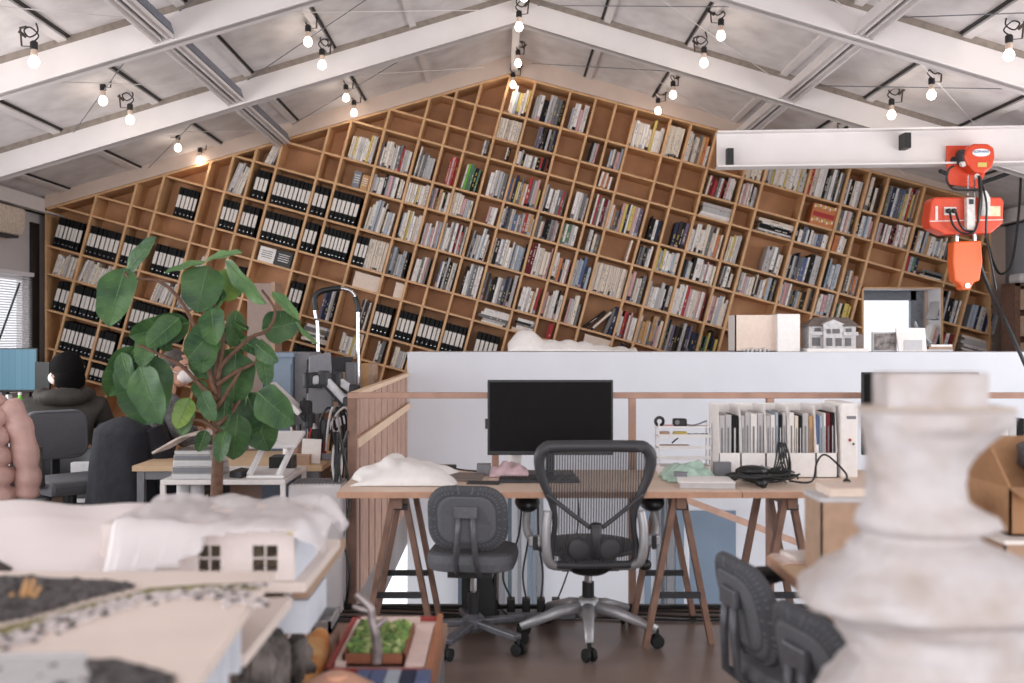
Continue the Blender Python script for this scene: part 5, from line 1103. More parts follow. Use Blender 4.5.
# white air purifier left of the desk
ky = kp(5.05); a = P(288, 485, ky); b = P(342, 0, ky); t = thing('air_purifier', 'white air purifier with grille top left of the desk', 'air purifier', ((a.x+b.x)/2, 5.2, 0))
MB().bb((a.x, 5.05, .0), (b.x, 5.3, a.z), mat('purifier_white', (210, 204, 206), .5, var=.02)).build('body', t, bevel=.012); m = MB()
for i in range(14): m.bb((a.x+.02+i*.018, 5.08, a.z), (a.x+.03+i*.018, 5.26, a.z+.006), GREYP)
m.build('grille', t)
m = MB(); r = random.Random(8)
for i in range(7):
    x = -.835+r.uniform(-.03, .02); m.tube(spline([(x+r.uniform(-.04, .04), 5.12+r.uniform(-.02, .03), z) for z in (.02, .2, .38, .55, .75, .92)], 5), .007, (BLACK, BLACK, GREYW)[i % 3], 6)
q = m.build('cable_cluster'); tag(q, 'hanging cluster of black and white cables between purifier and railing post', 'cable')
m = MB()
for i in range(5):
    p0 = ap(322+4*i, 0, 5.75); m.tube(spline([(p0[0], 5.75, .75), (p0[0]+.03*math.sin(i), 5.7, .92), (p0[0]+.05, 5.72, 1.0), (p0[0]+.07, 5.8, .85), (p0[0]+.05, 5.85, .5), (p0[0], 5.85, .1)], 5), .007, (BLACK, GREYW, BLACK)[i % 3], 6)
q = m.build('cable_loops'); tag(q, 'loops of black and white cables below the monitor arms', 'cable')
# ---------------------------------------------------------------- the plant
kf_ = 215.0; YP = F/kf_
def pp(px, py, dy=0): p = P(px, py, kf_); return Vector((p.x*(1+dy/YP), YP+dy, EYE+(p.z-EYE)*(1+dy/YP)))
t = thing('potted_fig', 'tall leafy fig plant with large round green leaves and bare trunk', 'plant', (pp(217, 0).x, YP, 0))
BARK = mat('bark', (112, 82, 66), .85, var=.2, scale=40, bump=.4); SOIL = mat('soil', (48, 38, 32), .95)
m = MB(); tr = spline([(pp(217, 0).x, YP, .3), pp(216, 520), pp(217, 480), pp(218, 440), pp(216, 405), pp(218, 370), pp(222, 345)], 6); m.tube(tr, [.034-.018*i/len(tr) for i in range(len(tr))], BARK, 10); m.build('trunk', t, smooth=True)
BR = [[(217, 432), (205, 422), (192, 420)], [(218, 425), (232, 412), (240, 400)], [(216, 395), (206, 360), (196, 330), (180, 300), (160, 282), (132, 278), (124, 272)], [(218, 380), (223, 340), (217, 310), (211, 286), (212, 262)], [(218, 372), (226, 360), (250, 338), (268, 330), (275, 310), (262, 290)],
      [(217, 400), (200, 385), (180, 365), (150, 350), (138, 345)], [(217, 385), (236, 372), (256, 362), (262, 350)], [(216, 410), (232, 385), (242, 368)]]
for i, b_ in enumerate(BR):
    pts = spline([pp(x, y, -.05+.06*math.sin(i*2.3)*j/len(b_)) for j, (x, y) in enumerate(b_)], 5); MB().tube(pts, [.012-.007*j/len(pts) for j in range(len(pts))], BARK, 7).build('branch', t, smooth=True)
LEAF = mat('fig_leaf', (68, 100, 55), .5, var=.2, scale=9, col2=(40, 70, 44), spec=.3); LEAFP = mat('fig_leaf_pale', (104, 138, 86), .5, var=.2, scale=9, col2=(76, 112, 68)); VEIN = mat('leaf_vein', (108, 142, 88), .5); LEAFY = mat('fig_leaf_yellowing', (120, 146, 62), .5, var=.3, scale=6, col2=(70, 110, 50))
def leaf(m, a, tip, wf, tilt, mt, curl=.18):
    """blade from stalk a to tip; tilt turns it about its midrib (0 faces the viewer)"""
    a = Vector(a); tip = Vector(tip); ax = tip-a; L = ax.length; x = ax.normalized(); f = Vector((0, -1, 0)); n = (f-x*f.dot(x)).normalized(); s = x.cross(n); R = Matrix.Rotation(tilt, 3, x); n = R @ n; s = R @ s; W = L*wf; V = []; nu, nv = 12, 8
    for i in range(nu+1):
        u = i/nu; wd = W*.5*(math.sin(math.pi*min(1, u*1.0)**.85)**.62)*(1.0+.08*math.sin(u*9)) if 0 < u < 1 else W*.02
        for j in range(nv+1):
            v = j/nv*2-1; V.append(a+x*(L*u)+s*(v*wd)+n*(-curl*L*(u*u)*.5+abs(v)*wd*.22+.018*L*math.sin(u*13+abs(v)*3)*abs(v)))
    m.add(V, [(i*(nv+1)+j, (i+1)*(nv+1)+j, (i+1)*(nv+1)+j+1, i*(nv+1)+j+1) for i in range(nu) for j in range(nv)], mt)
    rib = [a+x*(L*u)+n*(-curl*L*u*u*.5+.0015) for u in [i/8 for i in range(9)]]; m.tube(rib, [.0026-.002*i/8 for i in range(9)], VEIN, 5)
    for k_ in range(1, 6):
        u = k_/6.5; wd = W*.5*math.sin(math.pi*u**.85)**.62
        for e in (-1, 1):
            q0 = a+x*(L*u)+n*(-curl*L*u*u*.5+.001); u2 = min(.97, u+.13); q1 = a+x*(L*u2)+s*(e*wd*.85)+n*(-curl*L*u2*u2*.5+wd*.19+.002); m.bar(q0, q1, .0012, .0009, VEIN)
LV = [(128,272,153,236,.42,.5,0),(126,268,106,325,.66,.2,0),(208,266,196,312,.86,0,0),(206,262,164,270,.34,1.0,1),(206,260,240,250,.36,1.0,1),(226,260,262,306,.42,.8,1),(232,268,226,302,.8,.3,3),(262,330,300,322,.82,.1,0),(272,292,300,318,.38,.9,1),(296,322,316,345,.3,1.0,1),
 (190,322,128,338,.5,.4,0),(180,318,146,346,.6,.2,0),(214,330,188,358,.85,.3,2),(212,308,214,344,.7,.2,0),(206,340,202,372,.8,0,0),(222,330,246,344,.7,.3,0),(236,310,232,348,.5,.7,0),(147,352,143,426,.78,0,0),(136,346,108,398,.55,.5,0),(140,366,158,424,.6,.25,0),(190,398,176,428,.6,.1,3),
 (236,352,232,404,.82,0,0),(216,345,196,378,.9,0,0),(250,380,238,414,.5,.8,1),(246,392,268,452,.62,.1,0),(258,392,292,424,.72,.2,0),(238,414,232,460,.66,.1,0),(184,404,180,432,.7,.2,3),(188,402,182,436,.5,.5,1),(202,392,214,420,.6,.3,0),(196,380,206,402,.6,.2,0),
 (256,344,276,362,.6,.4,0),(240,340,272,356,.5,.5,0),(216,360,244,352,.6,.5,0),(196,346,206,374,.7,.2,0),(152,334,140,366,.7,.2,0),(146,330,172,350,.5,.4,0),(122,352,130,392,.5,.2,0),(270,396,258,446,.5,.3,0),(128,352,122,402,.55,.4,0),(262,352,268,386,.5,.5,0),(226,396,222,430,.6,.4,0),(206,430,198,452,.6,.3,0),(224,290,206,316,.6,.5,0),(248,330,232,322,.5,.6,0),(226,430,218,462,.6,.4,0),(186,334,158,322,.5,.5,0)]
lf = [MB(), MB(), MB(), MB()]; r = random.Random(4)
for i, (x0, y0, x1, y1, wf, tl, kind) in enumerate(LV):
    dy = r.uniform(-.16, .16); leaf(lf[0], pp(x0, y0, dy*.6), pp(x1, y1, dy-.03), wf*1.08, tl*(1 if i % 2 else -1), (LEAF, LEAFP, LEAF, LEAFY)[kind])
fo = lf[0].build('foliage', t, smooth=True, fix=False)
m = MB(); m.lathe([(.15, 0), (.2, .34), (.21, .36), (.19, .36), (.18, .32)], (pp(217, 0).x, YP, 0), mat('plant_pot', (176, 168, 162), .6), 24); m.build('pot', t); MB().lathe([(.01, .33), (.18, .325)], (pp(217, 0).x, YP, 0), SOIL, 20).build('soil', t)
gr = MB(); r = random.Random(9); GRS = mat('pale_fern', (138, 146, 104), .6, var=.2)
for i in range(60):
    a = r.uniform(0, 6.28); b0 = Vector((pp(208, 0).x, YP-.06, .42)); L = r.uniform(.1, .22); d = Vector((math.cos(a), math.sin(a)*.7, 0))
    gr.tube([b0+d*.02, b0+d*L*.4+Vector((0, 0, L*1.0)), b0+d*L*.75+Vector((0, 0, L*1.1)), b0+d*L+Vector((0, 0, L*.75))], [.006, .006, .005, .002], GRS, 4)
tag(gr.build('fern_tuft', t), kind=None)
# ---------------------------------------------------------------- front left: table with models
t = thing('model_table', 'low white topped table under the models at the front left', 'table', (-1.5, 2.3, 0))
LT = mat('model_board', (230, 216, 208), .6, var=.03, scale=5)
MB().bb((-2.7, 1.15, .725), (-.56, 3.2, .745), LT).build('table_top', t)
for x in (-2.6, -.64):
    for y in (1.25, 3.1): MB().bb((x-.025, y-.025, 0), (x+.025, y+.025, .725), WHITE).build('leg', t)
q = MB().bb((-2.5, 2.44, .775), (-.485, 2.97, .80), LT).build('base_board', bevel=.002); tag(q, 'pale board carrying the white building model', 'board')
for i, x in enumerate((-.53, -2.3)): tag(MB().bb((x, 2.5, .746), (x+.04, 3.1, .774), CARD).build('wooden_batten'), 'flat batten under the pale board, %s end' % ('right', 'left')[i], 'batten')
q = MB().bb((-1.4, 1.98, .746), (-.512, 2.42, .77), LT).build('thin_board', bevel=.002); tag(q, 'thin pale board in front of the board with the building model', 'board')
FOAM = mat('foam_board_blueish', (214, 218, 228), .7, var=.02)
MB().bb((-.62, 2.56, .64), (-.50, 2.82, .725), FOAM).build('side_box', t)
# the building model: cut window openings in the front wall
BW = mat('building_model_card', (224, 212, 208), .7, var=.02)
t = thing('building_model', 'white card building model with four-pane windows under plastic sheet', 'model', (-.95, 2.7, .801)); kb = F/2.46
def bq(px, py): p = P(px, py, kb); return p
X0, X1, z0, z1 = -.99, -.515, .801, .935; wins = [(bq(199, 0).x, bq(221, 0).x), (bq(253, 0).x, bq(278, 0).x)]; wz0_, wz1_ = bq(0, 571).z, bq(0, 545).z
m = MB(); xs = [X0]+[x for w_ in wins for x in w_]+[X1]
for i in range(0, len(xs), 2): m.bb((xs[i], 2.455, z0), (xs[i+1], 2.465, z1), BW)
for a, b in wins: m.bb((a, 2.455, z0), (b, 2.465, wz0_), BW); m.bb((a, 2.455, wz1_), (b, 2.465, z1), BW)
m.build('front_wall', t)
MB().bb((X1-.01, 2.465, z0), (X1, 2.76, z1), FOAM).build('side_wall', t); MB().bb((X0, 2.465, z0), (X0+.01, 2.76, z1), BW).build('side_wall', t); MB().bb((X0, 2.76, z0), (X1, 2.77, z1), BW).build('back_wall', t)
MB().bb((X0, 2.455, z1), (X1, 2.77, z1+.006), BW).build('roof_plate', t)
MB().bb((X0+.01, 2.62, z0), (X1-.01, 2.63, z1), mat('model_inside', (204, 184, 160), .8, var=.3, scale=30)).build('inner_wall', t)
for a, b in wins:
    m = MB(); m.bb(((a+b)/2-.002, 2.458, wz0_), ((a+b)/2+.002, 2.462, wz1_), BW); m.bb((a, 2.458, (wz0_+wz1_)/2-.002), (b, 2.462, (wz0_+wz1_)/2+.002), BW); m.build('window_bars', t)
p = bq(293, 532); MB().bb((p.x-.012, 2.452, p.z-.004), (p.x+.008, 2.455, p.z+.008), BM['yellow']).build('yellow_tape', t)
# sheets over it
FILM = mat('plastic_sheet', (246, 240, 242), .3, alpha=.5, var=.01)
def film(a, b):
    x = -.96+.52*a; y = 2.36+.47*b; z = .945+.012*noise.noise((a*5, b*4, 1.5))+.008*noise.noise((a*16, b*9, 4.5))+.016*math.exp(-((a-.1)/.1)**2)*(1-b*.6)
    if a > .9: q = (a-.9)/.1; z -= q*(.035+.03*math.sin(b*9)+.03*b)
    if b < .16: q = (.16-b)/.16; z -= q*(.14*max(0, 1-a*2.1)**.5+.012); x += q*.012*math.sin(a*60)
    return (x+.006*math.sin(b*13), y, z+.006*abs(math.sin(a*14+b*6)))
o = MB().grid(film, 44, 26, FILM).build('plastic_sheet', smooth=True, solid=.0015); tag(o, 'translucent plastic sheet lying over the white building model', 'sheet')
def cloth(a, b):
    x = -2.6+1.67*a; y = 2.30+.62*b; e = max(0, min(1, b/.6, (1-b)/.1+.05)*min(1, (1-a)/.06+.35))
    return (x, y, .803+.122*e**.75+.018*noise.noise((a*4, b*3, 7))*e+.005*math.sin(a*34+b*9)*e)
o = MB().grid(cloth, 60, 28, mat('white_film', (240, 230, 229), .5, var=.02, scale=4)).build('white_cover', smooth=True, solid=.002); tag(o, 'white crumpled cover over objects at far left of the model table', 'sheet')
q = MB().box((-1.21, 2.36, .835), (.05, .05, .06), mat('dark_louvre', (88, 78, 78), .7, var=.3, scale=60), Matrix.Rotation(.5, 3, 'Y')).build('dark_block'); tag(q, 'small dark louvred block lying before the white cover', 'block')
q = MB().slab([(-1.9, 2.24), (-1.45, 2.24), (-1.42, 2.29), (-1.6, 2.33), (-1.9, 2.3)], .80, .885, mat('terracotta_sheet', (164, 98, 70), .7)).build('terracotta_sheet', bevel=.006); tag(q, 'terracotta brown sheet between the white cover and the terrain model', 'sheet')
# the terrain model
TZ = .88
t = thing('terrain_model', 'large cream landscape model with dark gravel hills and a stream of stones', 'model', (-1.2, 1.8, .746))
TER = mat('terrain_cream', (234, 218, 208), .8, var=.05, scale=4)
def tz(px, py): p = PZ(px, py, TZ); return (p.x, p.y)
rim = [tz(-150, 571), tz(275, 571), tz(262, 588), tz(248, 607), tz(226, 640), tz(195, 684), tz(168, 740), (-.9, 1.25), (-2.5, 1.25)]
MB().slab(rim, TZ-.022, TZ, TER).build('ground_slab', t, bevel=.003)
for i, (px, py) in enumerate(((246, 604), (234, 622), (222, 640), (208, 660))):
    x, y = tz(px, py); MB().bb((x-.035, y-.008, .746), (x-.012, y+.008, TZ-.022), FOAM).build('rib', t)
MB().bb((-2.3, 1.35, .746), (-.62, 2.15, .80), FOAM).build('under_block', t)
GRAV = mat('dark_gravel', (104, 98, 98), .95, var=.5, scale=70, col2=(42, 39, 41), bump=.8); OLG = mat('olive_turf', (146, 136, 84), .95, var=.3, scale=60); STN = mat('pale_stones', (218, 208, 206), .9, var=.3, scale=40, col2=(168, 158, 158))
def inside(p, poly):
    c = False
    for i in range(len(poly)):
        a, b = poly[i], poly[i-1]
        if (a[1] > p[1]) != (b[1] > p[1]) and p[0] < (b[0]-a[0])*(p[1]-a[1])/(b[1]-a[1])+a[0]: c = not c
    return c
def segd(p, poly):
    d = 9
    for i in range(len(poly)):
        a, b = Vector(poly[i]), Vector(poly[i-1]); q = Vector(p); u = b-a; s_ = max(0, min(1, (q-a).dot(u)/max(1e-9, u.dot(u)))); d = min(d, (a+u*s_-q).length)
    return d
def mound(name, pxp, hgt, mt, st=.011, rough=.012):
    poly = [tz(*a) for a in pxp]; x0 = min(a[0] for a in poly); x1 = max(a[0] for a in poly); y0 = min(a[1] for a in poly); y1 = max(a[1] for a in poly); nx = int((x1-x0)/st)+1; ny = int((y1-y0)/st)+1; m = MB(); idx = {}; V = []; Fc = []
    for i in range(nx+1):
        for j in range(ny+1):
            p = (x0+i*st, y0+j*st)
            if inside(p, poly): idx[i, j] = len(V); d = segd(p, poly); V.append((p[0], p[1], TZ+.001+hgt*min(1, d/.07)**.7+rough*abs(noise.noise((p[0]*40, p[1]*40, 3)))*min(1, d/.02)))
    for (i, j) in idx:
        if all(k in idx for k in ((i+1, j), (i, j+1), (i+1, j+1))): Fc.append((idx[i, j], idx[i+1, j], idx[i+1, j+1], idx[i, j+1]))
    m.add(V, Fc, mt); return m.build(name, t, smooth=False)
mound('gravel_hill', [(-140, 578), (0, 577), (60, 579), (110, 581), (145, 586), (122, 593), (85, 602), (42, 616), (0, 625), (-140, 648)], .012, GRAV)
mound('gravel_hill', [(-120, 664), (40, 664), (86, 661), (112, 659), (142, 665), (182, 677), (176, 700), (150, 740), (-120, 740)], .014, GRAV)
mound('turf_strip', [(-140, 650), (0, 627), (42, 617), (90, 603), (124, 595), (150, 588), (210, 584), (262, 583), (264, 590), (205, 592), (150, 597), (110, 607), (60, 620), (0, 640), (-140, 664)], .002, OLG, .008, .004)
m = MB(); r = random.Random(6)
path = spline([Vector((*tz(x, y), TZ)) for x, y in ((-60, 658), (0, 645), (50, 628), (95, 612), (150, 601), (205, 595), (235, 596), (245, 606))], 12); path2 = spline([Vector((*tz(x, y), TZ)) for x, y in ((60, 618), (110, 606), (150, 596), (210, 590), (262, 586))], 8)
for q_, wd, n_ in ((path, .04, 420), (path2, .018, 200)):
    for i in range(n_):
        p = q_[r.randrange(len(q_))]; s_ = r.uniform(.003, .008); m.ell((p.x+r.uniform(-wd, wd), p.y+r.uniform(-wd*.5, wd*.5), TZ+s_*.3), (s_*1.3, s_*1.2, s_*.55), STN if r.random() < .8 else GRAV, 5)
tag(m.build('stream_stones', t), kind='stuff')
m = MB(); m.slab([tz(-100, 672), tz(84, 668), tz(90, 684), tz(84, 740), tz(-100, 740)], TZ+.002, TZ+.02, GREYW); m.build('pool_slab', t, bevel=.004)
m = MB(); m.slab([tz(-100, 669), tz(88, 665.5), tz(88, 668), tz(-100, 672)], TZ+.002, TZ+.022, GREYW); m.build('pool_rim', t)
m = MB(); r = random.Random(2)
for i in range(9): a = Vector((*tz(18+i*1.6, 603+2*math.sin(i)), TZ)); m.tube([a, a+Vector((r.uniform(-.02, .02), 0, r.uniform(.02, .05)))], .004, BM['tan'], 5)
m.build('dry_twigs', t)
# ---------------------------------------------------------------- low bench with rocks, bread, tray and bowl
t = thing('low_bench', 'low grey bench carrying the rocks, loaf and planting tray', 'bench', (-.5, 2.7, 0))
BZ_ = .42; MB().bb((-.95, 1.75, BZ_-.03), (-.19, 3.42, BZ_), mat('bench_top', (150, 120, 104), .6, var=.1, scale=6)).build('bench_top', t)
for x in (-.9, -.22):
    for y in (1.8, 3.36): MB().bb((x-.02, y-.02, 0), (x+.02, y+.02, BZ_-.03), GREYP).build('leg', t)
def bk_(px, py, z=BZ_): return PZ(px, py, z)
ROCK = mat('dark_rock', (128, 120, 116), .9, var=.5, scale=16, col2=(38, 35, 35), bump=1)
def rock(lab, px, py, r3, seed):
    m = MB(); yy = (0, 2.52, 2.72, 2.38)[seed]; c = P(px, py, F/yy); m.ell((c.x, yy, BZ_+r3[2]*.92), r3, ROCK, 26, None, .5, seed*3.7); q = m.build('rock'); tag(q, lab, 'rock', None)
rock('large dark rough rock beside the terrain model', 263, 655, (.062, .08, .135), 1); rock('smaller dark rock behind, between the large rock and the bread loaf', 293, 648, (.05, .06, .09), 2); rock('grey rock lying low in front of the large rock', 286, 684, (.04, .05, .05), 3)
BRD = mat('bread_crust', (214, 146, 80), .7, var=.4, scale=9, col2=(238, 204, 150), bump=.2)
m = MB(); pa, pb = bk_(321, 634, BZ_+.04), bk_(304, 690, BZ_+.04); ax = pb-pa
pts = [pa+ax*(i/22) for i in range(23)]; m.tube(pts, [.006+.036*math.sin(math.pi*min(1, max(0, (i+.6)/23)))**.4*(1+.10*math.sin(i*1.75)) for i in range(23)], BRD, 14); q = m.build('bread_loaf', smooth=True); tag(q, 'golden brown long bread loaf lying right of the rocks', 'bread')
t = thing('metal_tray', 'shiny metal tray lying behind the bread loaf', 'tray', bk_(328, 628)); a = bk_(312, 634); b = bk_(346, 618)
MB().bb((a.x, a.y, BZ_), (b.x-.02, b.y, BZ_+.012), ALU).build('base', t); m = MB()
for s_ in ((a.x, a.y, a.x+.01, b.y), (b.x-.03, a.y, b.x-.02, b.y), (a.x, a.y, b.x-.02, a.y+.01), (a.x, b.y-.01, b.x-.02, b.y)): m.bb((s_[0], s_[1], BZ_), (s_[2], s_[3], BZ_+.04), ALU)
m.build('rim', t)
q = MB().bar(bk_(331, 640, BZ_+.006), bk_(318, 690, BZ_+.006), .03, .01, GREYP).build('metal_ruler'); tag(q, 'grey metal bar lying between the loaf and the planting tray', 'bar')
q = MB().bar(bk_(338, 634, BZ_+.02), bk_(324, 690, BZ_+.02), .012, .035, WOODB).build('wooden_strip'); tag(q, 'thin wooden strip lying along the left of the planting tray', 'strip')
# planting tray
TX0, TX1, TY0, TY1 = -.485, -.195, 2.70, 3.22; RZ_ = .50
REDW = mat('red_board', (168, 70, 66), .7, var=.06); FELT = mat('pink_felt', (226, 202, 194), .9, var=.04); ORW = mat('orange_ply', (178, 118, 84), .6, var=.1)
t = thing('planting_tray', 'shallow red edged tray with pale lining holding the planted model', 'tray', ((TX0+TX1)/2, 2.95, BZ_))
MB().bb((TX0, TY0, BZ_), (TX1, TY1, BZ_+.03), REDW).build('base', t)
m = MB()
for s_ in ((TX0, TY0, TX0+.014, TY1), (TX0, TY0, TX1, TY0+.016), (TX0, TY1-.014, TX1, TY1)): m.bb((s_[0], s_[1], BZ_+.03), (s_[2], s_[3], RZ_), REDW)
m.build('rim', t); MB().bb((TX1-.016, TY0-.01, BZ_), (TX1, TY1+.01, RZ_+.006), ORW).build('right_side', t)
MB().bb((TX0+.016, TY0+.02, BZ_+.03), (TX1-.018, TY1-.016, RZ_-.012), FELT).build('lining', t)
for i, (a0, a1, b0, b1) in enumerate(((TX1-.075, TX1-.02, TY0+.03, TY1-.1), (TX0+.02, TX0+.05, TY0+.05, TY1-.05), (TX0+.03, TX1-.07, TY1-.09, TY1-.02))): MB().bb((a0, b0, RZ_-.012), (a1, b1, RZ_+.006), FELT).build('felt_strip', t, bevel=.003)
t = thing('planted_box', 'small brown box of bright green planting standing in the tray', 'plant box', (-.345, 2.93, RZ_-.011)); GX0, GX1, GY0, GY1 = -.446, -.272, 2.76, 3.06
PB = mat('brown_box_board', (142, 86, 62), .7, var=.06); z = RZ_-.011; m = MB()
for s_ in ((GX0, GY0, GX1, GY0+.008), (GX0, GY1-.008, GX1, GY1), (GX0, GY0, GX0+.008, GY1), (GX1-.008, GY0, GX1, GY1)): m.bb((s_[0], s_[1], z), (s_[2], s_[3], z+.035), PB)
m.bb((GX0, GY0, z), (GX1, GY1, z+.008), PB); m.build('box', t)
m = MB(); r = random.Random(12); GL = [mat('moss_green', (136, 166, 92), .9, var=.3, scale=60), mat('moss_light', (190, 198, 138), .9, var=.2, scale=60), mat('moss_dark', (98, 130, 74), .9, var=.3, scale=60)]
for i in range(420):
    x, y = r.uniform(GX0+.014, GX1-.014), r.uniform(GY0+.014, GY1-.014); s_ = r.uniform(.008, .015); m.ell((x, y, z+.030+r.uniform(0, .014)), (s_, s_, s_*.9), GL[r.choice((0, 0, 1, 2))], 5, None, .5, i)
tag(m.build('planting', t), kind='stuff')
SILV = mat('silver_bark', (176, 164, 164), .35, .5, var=.3, scale=20)
kt_ = F/2.77
def sp(px, py): p = P(px, py, kt_); return Vector((p.x, 2.75, p.z))
t = thing('silver_branch', 'silvery forked branch rising at the front of the planted box', 'branch', sp(378, 660))
m = MB(); m.tube(spline([sp(378, 661), sp(378, 645), sp(376, 630), sp(373, 618), sp(371, 606), sp(364, 598), sp(357, 592)], 5), [.015-.005*i/30 for i in range(31)], SILV, 9); m.build('stem', t, smooth=True)
m = MB(); m.tube(spline([sp(375, 626), sp(381, 622), sp(387, 616)], 5), [.011-.004*i/10 for i in range(11)], SILV, 8); m.build('twig', t, smooth=True); m = MB(); m.tube(spline([sp(371, 609), sp(362, 607), sp(354, 604)], 5), [.010-.003*i/10 for i in range(11)], SILV, 8); m.build('twig', t, smooth=True)
for i in range(5):
    cl = ('blue', 'blue', 'pale blue', 'navy', 'blue')[i]; x = -.39+.04*i; t = thing('small_book', '%s small upright book before the planting tray, %s from left' % (cl, ORD[i]), 'book', (x+.02, 2.6, BZ_)); MB().bb((x, 2.58, BZ_), (x+.037, 2.68, BZ_+.088), BM[cl]).build('cover', t); MB().bb((x+.004, 2.5795, BZ_+.02), (x+.012, 2.58, BZ_+.075), PAPER).build('spine_print', t)
COP = mat('copper_bowl', (224, 172, 146), .3, .25, var=.06); p = P(336, 690, F/2.42)
t = thing('copper_bowl', 'round copper coloured bowl upside down at the bottom edge of the picture', 'bowl', (p.x, 2.42, BZ_)); m = MB(); m.lathe([(.135, BZ_), (.137, BZ_+.02), (.128, BZ_+.08), (.10, BZ_+.125), (.05, BZ_+.155), (.005, BZ_+.16)], (p.x, 2.42, 0), COP, 28); m.build('shell', t, smooth=True); MB().lathe([(.03, BZ_+.157), (.03, BZ_+.164), (.02, BZ_+.166)], (p.x, 2.42, 0), COP, 20).build('foot_ring', t)
# ---------------------------------------------------------------- front right: table, chairs, cartons and the carved tower
t = thing('side_worktop', 'pale wooden worktop at the right behind the blurred tower', 'table', (1.6, 2.6, 0))
MB().bb((.83, 2.15, .69), (2.4, 3.12, .72), TW).build('table_top', t); MB().bb((.826, 2.15, .69), (.83, 3.12, .719), DESKE).build('edge_band', t)
for x in (1.0, 2.3):
    for y in (2.25, 3.02): MB().bb((x-.025, y-.025, 0), (x+.025, y+.025, .69), WOODB).build('leg', t)
q = MB().slab([(.835, 2.98), (1.0, 3.0), (1.02, 3.11), (.835, 3.11)], .721, .727, mat('glossy_sheet', (226, 200, 192), .12, var=.1)).build('glossy_folder'); tag(q, 'glossy pinkish folder at the far left corner of the right worktop', 'folder')
q = MB().slab([(.88, 3.0), (1.05, 3.02), (1.05, 3.1), (.86, 3.09)], .728, .742, mat('glossy_sheet_white', (236, 226, 222), .12)).build('glossy_pack'); tag(q, 'glossy white pack lying on the pinkish folder', 'packet')
def carton(name, lab, a, b, mt, flaps=False, lid=None):
    t = thing(name, lab, 'box', ((a[0]+b[0])/2, (a[1]+b[1])/2, a[2])); m = MB()
    m.bb(a, (a[0]+.006, b[1], b[2]), mt); m.bb((b[0]-.006, a[1], a[2]), b, mt); m.bb(a, (b[0], a[1]+.006, b[2]), mt); m.bb((a[0], b[1]-.006, a[2]), b, mt); m.bb(a, (b[0], b[1], a[2]+.006), mt); m.build('body', t)
    if flaps:
        h_ = .11; MB().bar((a[0]+.003, (a[1]+b[1])/2, b[2]), (a[0]-.05, (a[1]+b[1])/2, b[2]+h_), b[1]-a[1], .005, mt).build('flap', t); MB().bar(((a[0]+b[0])/2, b[1]-.003, b[2]), ((a[0]+b[0])/2, b[1]+.05, b[2]+h_), .005, b[0]-a[0], mt, up=(1, 0, 0)).build('flap', t)
        MB().bar(((a[0]+b[0])/2, a[1]+.003, b[2]), ((a[0]+b[0])/2, a[1]-.09, b[2]-.02), .005, b[0]-a[0], mt, up=(1, 0, 0)).build('flap', t)
    if lid: MB().bb((a[0]-.003, a[1]-.003, b[2]), (b[0]+.003, b[1]+.003, b[2]+.012), lid).build('lid', t)
    return t
carton('brown_carton', 'brown carton with white lid left of the blurred tower on the worktop', (.90, 2.82, .721), (1.25, 2.97, .935), CARD, lid=GREYW)
q = MB().bb((.93, 2.83, .948), (1.2, 2.96, .972), CREAM).build('paper_stack'); tag(q, 'stack of pale paper lying on the brown carton with white lid', 'paper')
carton('papers_carton', 'brown carton with white papers on it, under the open carton at right edge', (1.36, 2.70, .721), (1.95, 3.1, .84), CARD)
q = MB().bb((1.355, 2.69, .841), (1.93, 3.08, .852), PAPER).build('white_papers'); tag(q, 'white papers lying between the two cartons at the right edge', 'paper')
OC = mat('open_carton_brown', (172, 130, 94), .75, var=.06); carton('open_carton', 'open brown carton with raised flaps at the right edge', (1.40, 2.75, .853), (1.95, 3.05, .985), OC, flaps=True)
m = MB(); m.ell((1.66, 2.95, 1.05), (.13, .1, .075), mat('grey_felt', (112, 108, 112), .95, var=.4, scale=90), 18, None, .2, 4); q = m.build('felt_bundle', smooth=True); tag(q, 'speckled grey felt bundle sticking out of the open carton', 'bundle')
q = MB().bar((1.44, 3.1, .853), (1.40, 3.1, 1.02), .1, .004, PAPER, up=(0, 1, 0)).build('white_card'); tag(q, 'white card standing behind the open carton', 'card')
for i in range(3): x = P(1001+8*i, 0, F/4.7).x; q = MB().bb((x, 4.7, DZ+.001), (x+.035, 4.9, DZ+.30), (PAPER, GREYW, BM['black'])[i]).build('upright_file'); tag(q, ('white', 'pale grey', 'black')[i]+' file standing on the desk at the far right behind the cartons', 'file')
task_chair((.915, 2.96, 0), math.radians(-79), 'grey task chair with black arms left of the brown carton', True); task_chair((.945, 2.42, 0), math.radians(-76), 'grey task chair with black arms nearest, just left of the blurred tower', True)
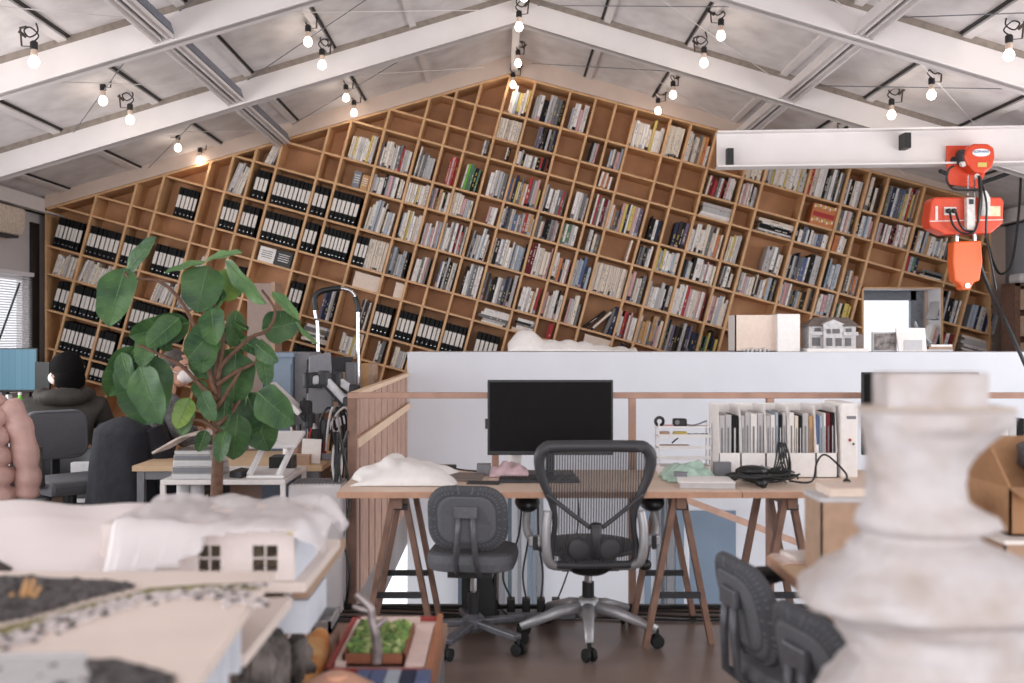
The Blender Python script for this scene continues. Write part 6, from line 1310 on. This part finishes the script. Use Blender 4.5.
# carved white tower, out of focus
KT = 585.0; YT = F/KT; FO = mat('carved_foam', (196, 190, 191), .85, var=.2, scale=11, col2=(176, 164, 158), bump=.5)
t = thing('tower_stand', 'white plinth under the carved white tower', 'plinth', (.73, YT, 0)); MB().bb((.45, YT-.22, 0), (1.0, YT+.22, .69), WHITE).build('plinth_body', t); MB().bb((.43, YT-.24, .69), (1.02, YT+.24, .715), WHITE).build('plinth_top', t)
t = thing('carved_tower', 'tall carved white tower model, out of focus at the right front', 'model', (.73, YT, .716))
rows = [(411, 868, 1010), (414, 866, 1008), (424, 863, 1004), (436, 864, 988), (452, 866, 970), (468, 866, 962), (484, 870, 960), (500, 868, 964), (514, 860, 990), (524, 858, 994), (534, 866, 968), (544, 852, 990), (556, 846, 1020), (572, 826, 1040), (588, 808, 1048), (600, 802, 1040), (608, 824, 1036), (620, 838, 1032), (636, 846, 1030), (652, 850, 1034), (668, 840, 1046), (690, 826, 1060), (712, 818, 1070), (736, 814, 1074)]
n = 40; V = []; vv = []
fine = []
for (y0, a0, b0), (y1, a1, b1) in zip(rows, rows[1:]):
    for j in range(3): q = j/3; fine.append((y0+(y1-y0)*q, a0+(a1-a0)*q, b0+(b1-b0)*q))
fine.append(rows[-1])
for (y, a, b) in fine:
    z = EYE-(y-VY)/KT; xa, xb = (a-VX)/KT, (b-VX)/KT; cx, rx = (xa+xb)/2, (xb-xa)/2; ry = rx*.8
    for j in range(n):
        q = 2*math.pi*j/n; c, s_ = math.cos(q), math.sin(q); f = 1+.09*noise.noise((c*1.6, s_*1.6, z*18))+.07*noise.noise((c*3.5, s_*3.5, z*50))
        V.append((cx+math.copysign(abs(c)**.8, c)*rx*f, YT+math.copysign(abs(s_)**.8, s_)*ry*f, max(.717, z)))
m = MB(); L = len(fine); m.add(V, [(i*n+j, i*n+(j+1)%n, (i+1)*n+(j+1)%n, (i+1)*n+j) for i in range(L-1) for j in range(n)]+[tuple(range(n)), tuple(range(L*n-1, (L-1)*n-1, -1))], FO); m.build('carved_body', t, smooth=True)
def bt(px, py): return P(px, py, KT)
a, b = bt(888, 373), bt(990, 409); MB().bb((a.x, YT-.0, b.z), (b.x, YT+.075, a.z), FO).build('top_block', t, bevel=.004)
a, b = bt(876, 408), bt(1017, 414); MB().bb((a.x, YT-.0, b.z), (b.x, YT+.09, a.z), mat('tan_plate', (204, 188, 174), .8)).build('top_plate', t)
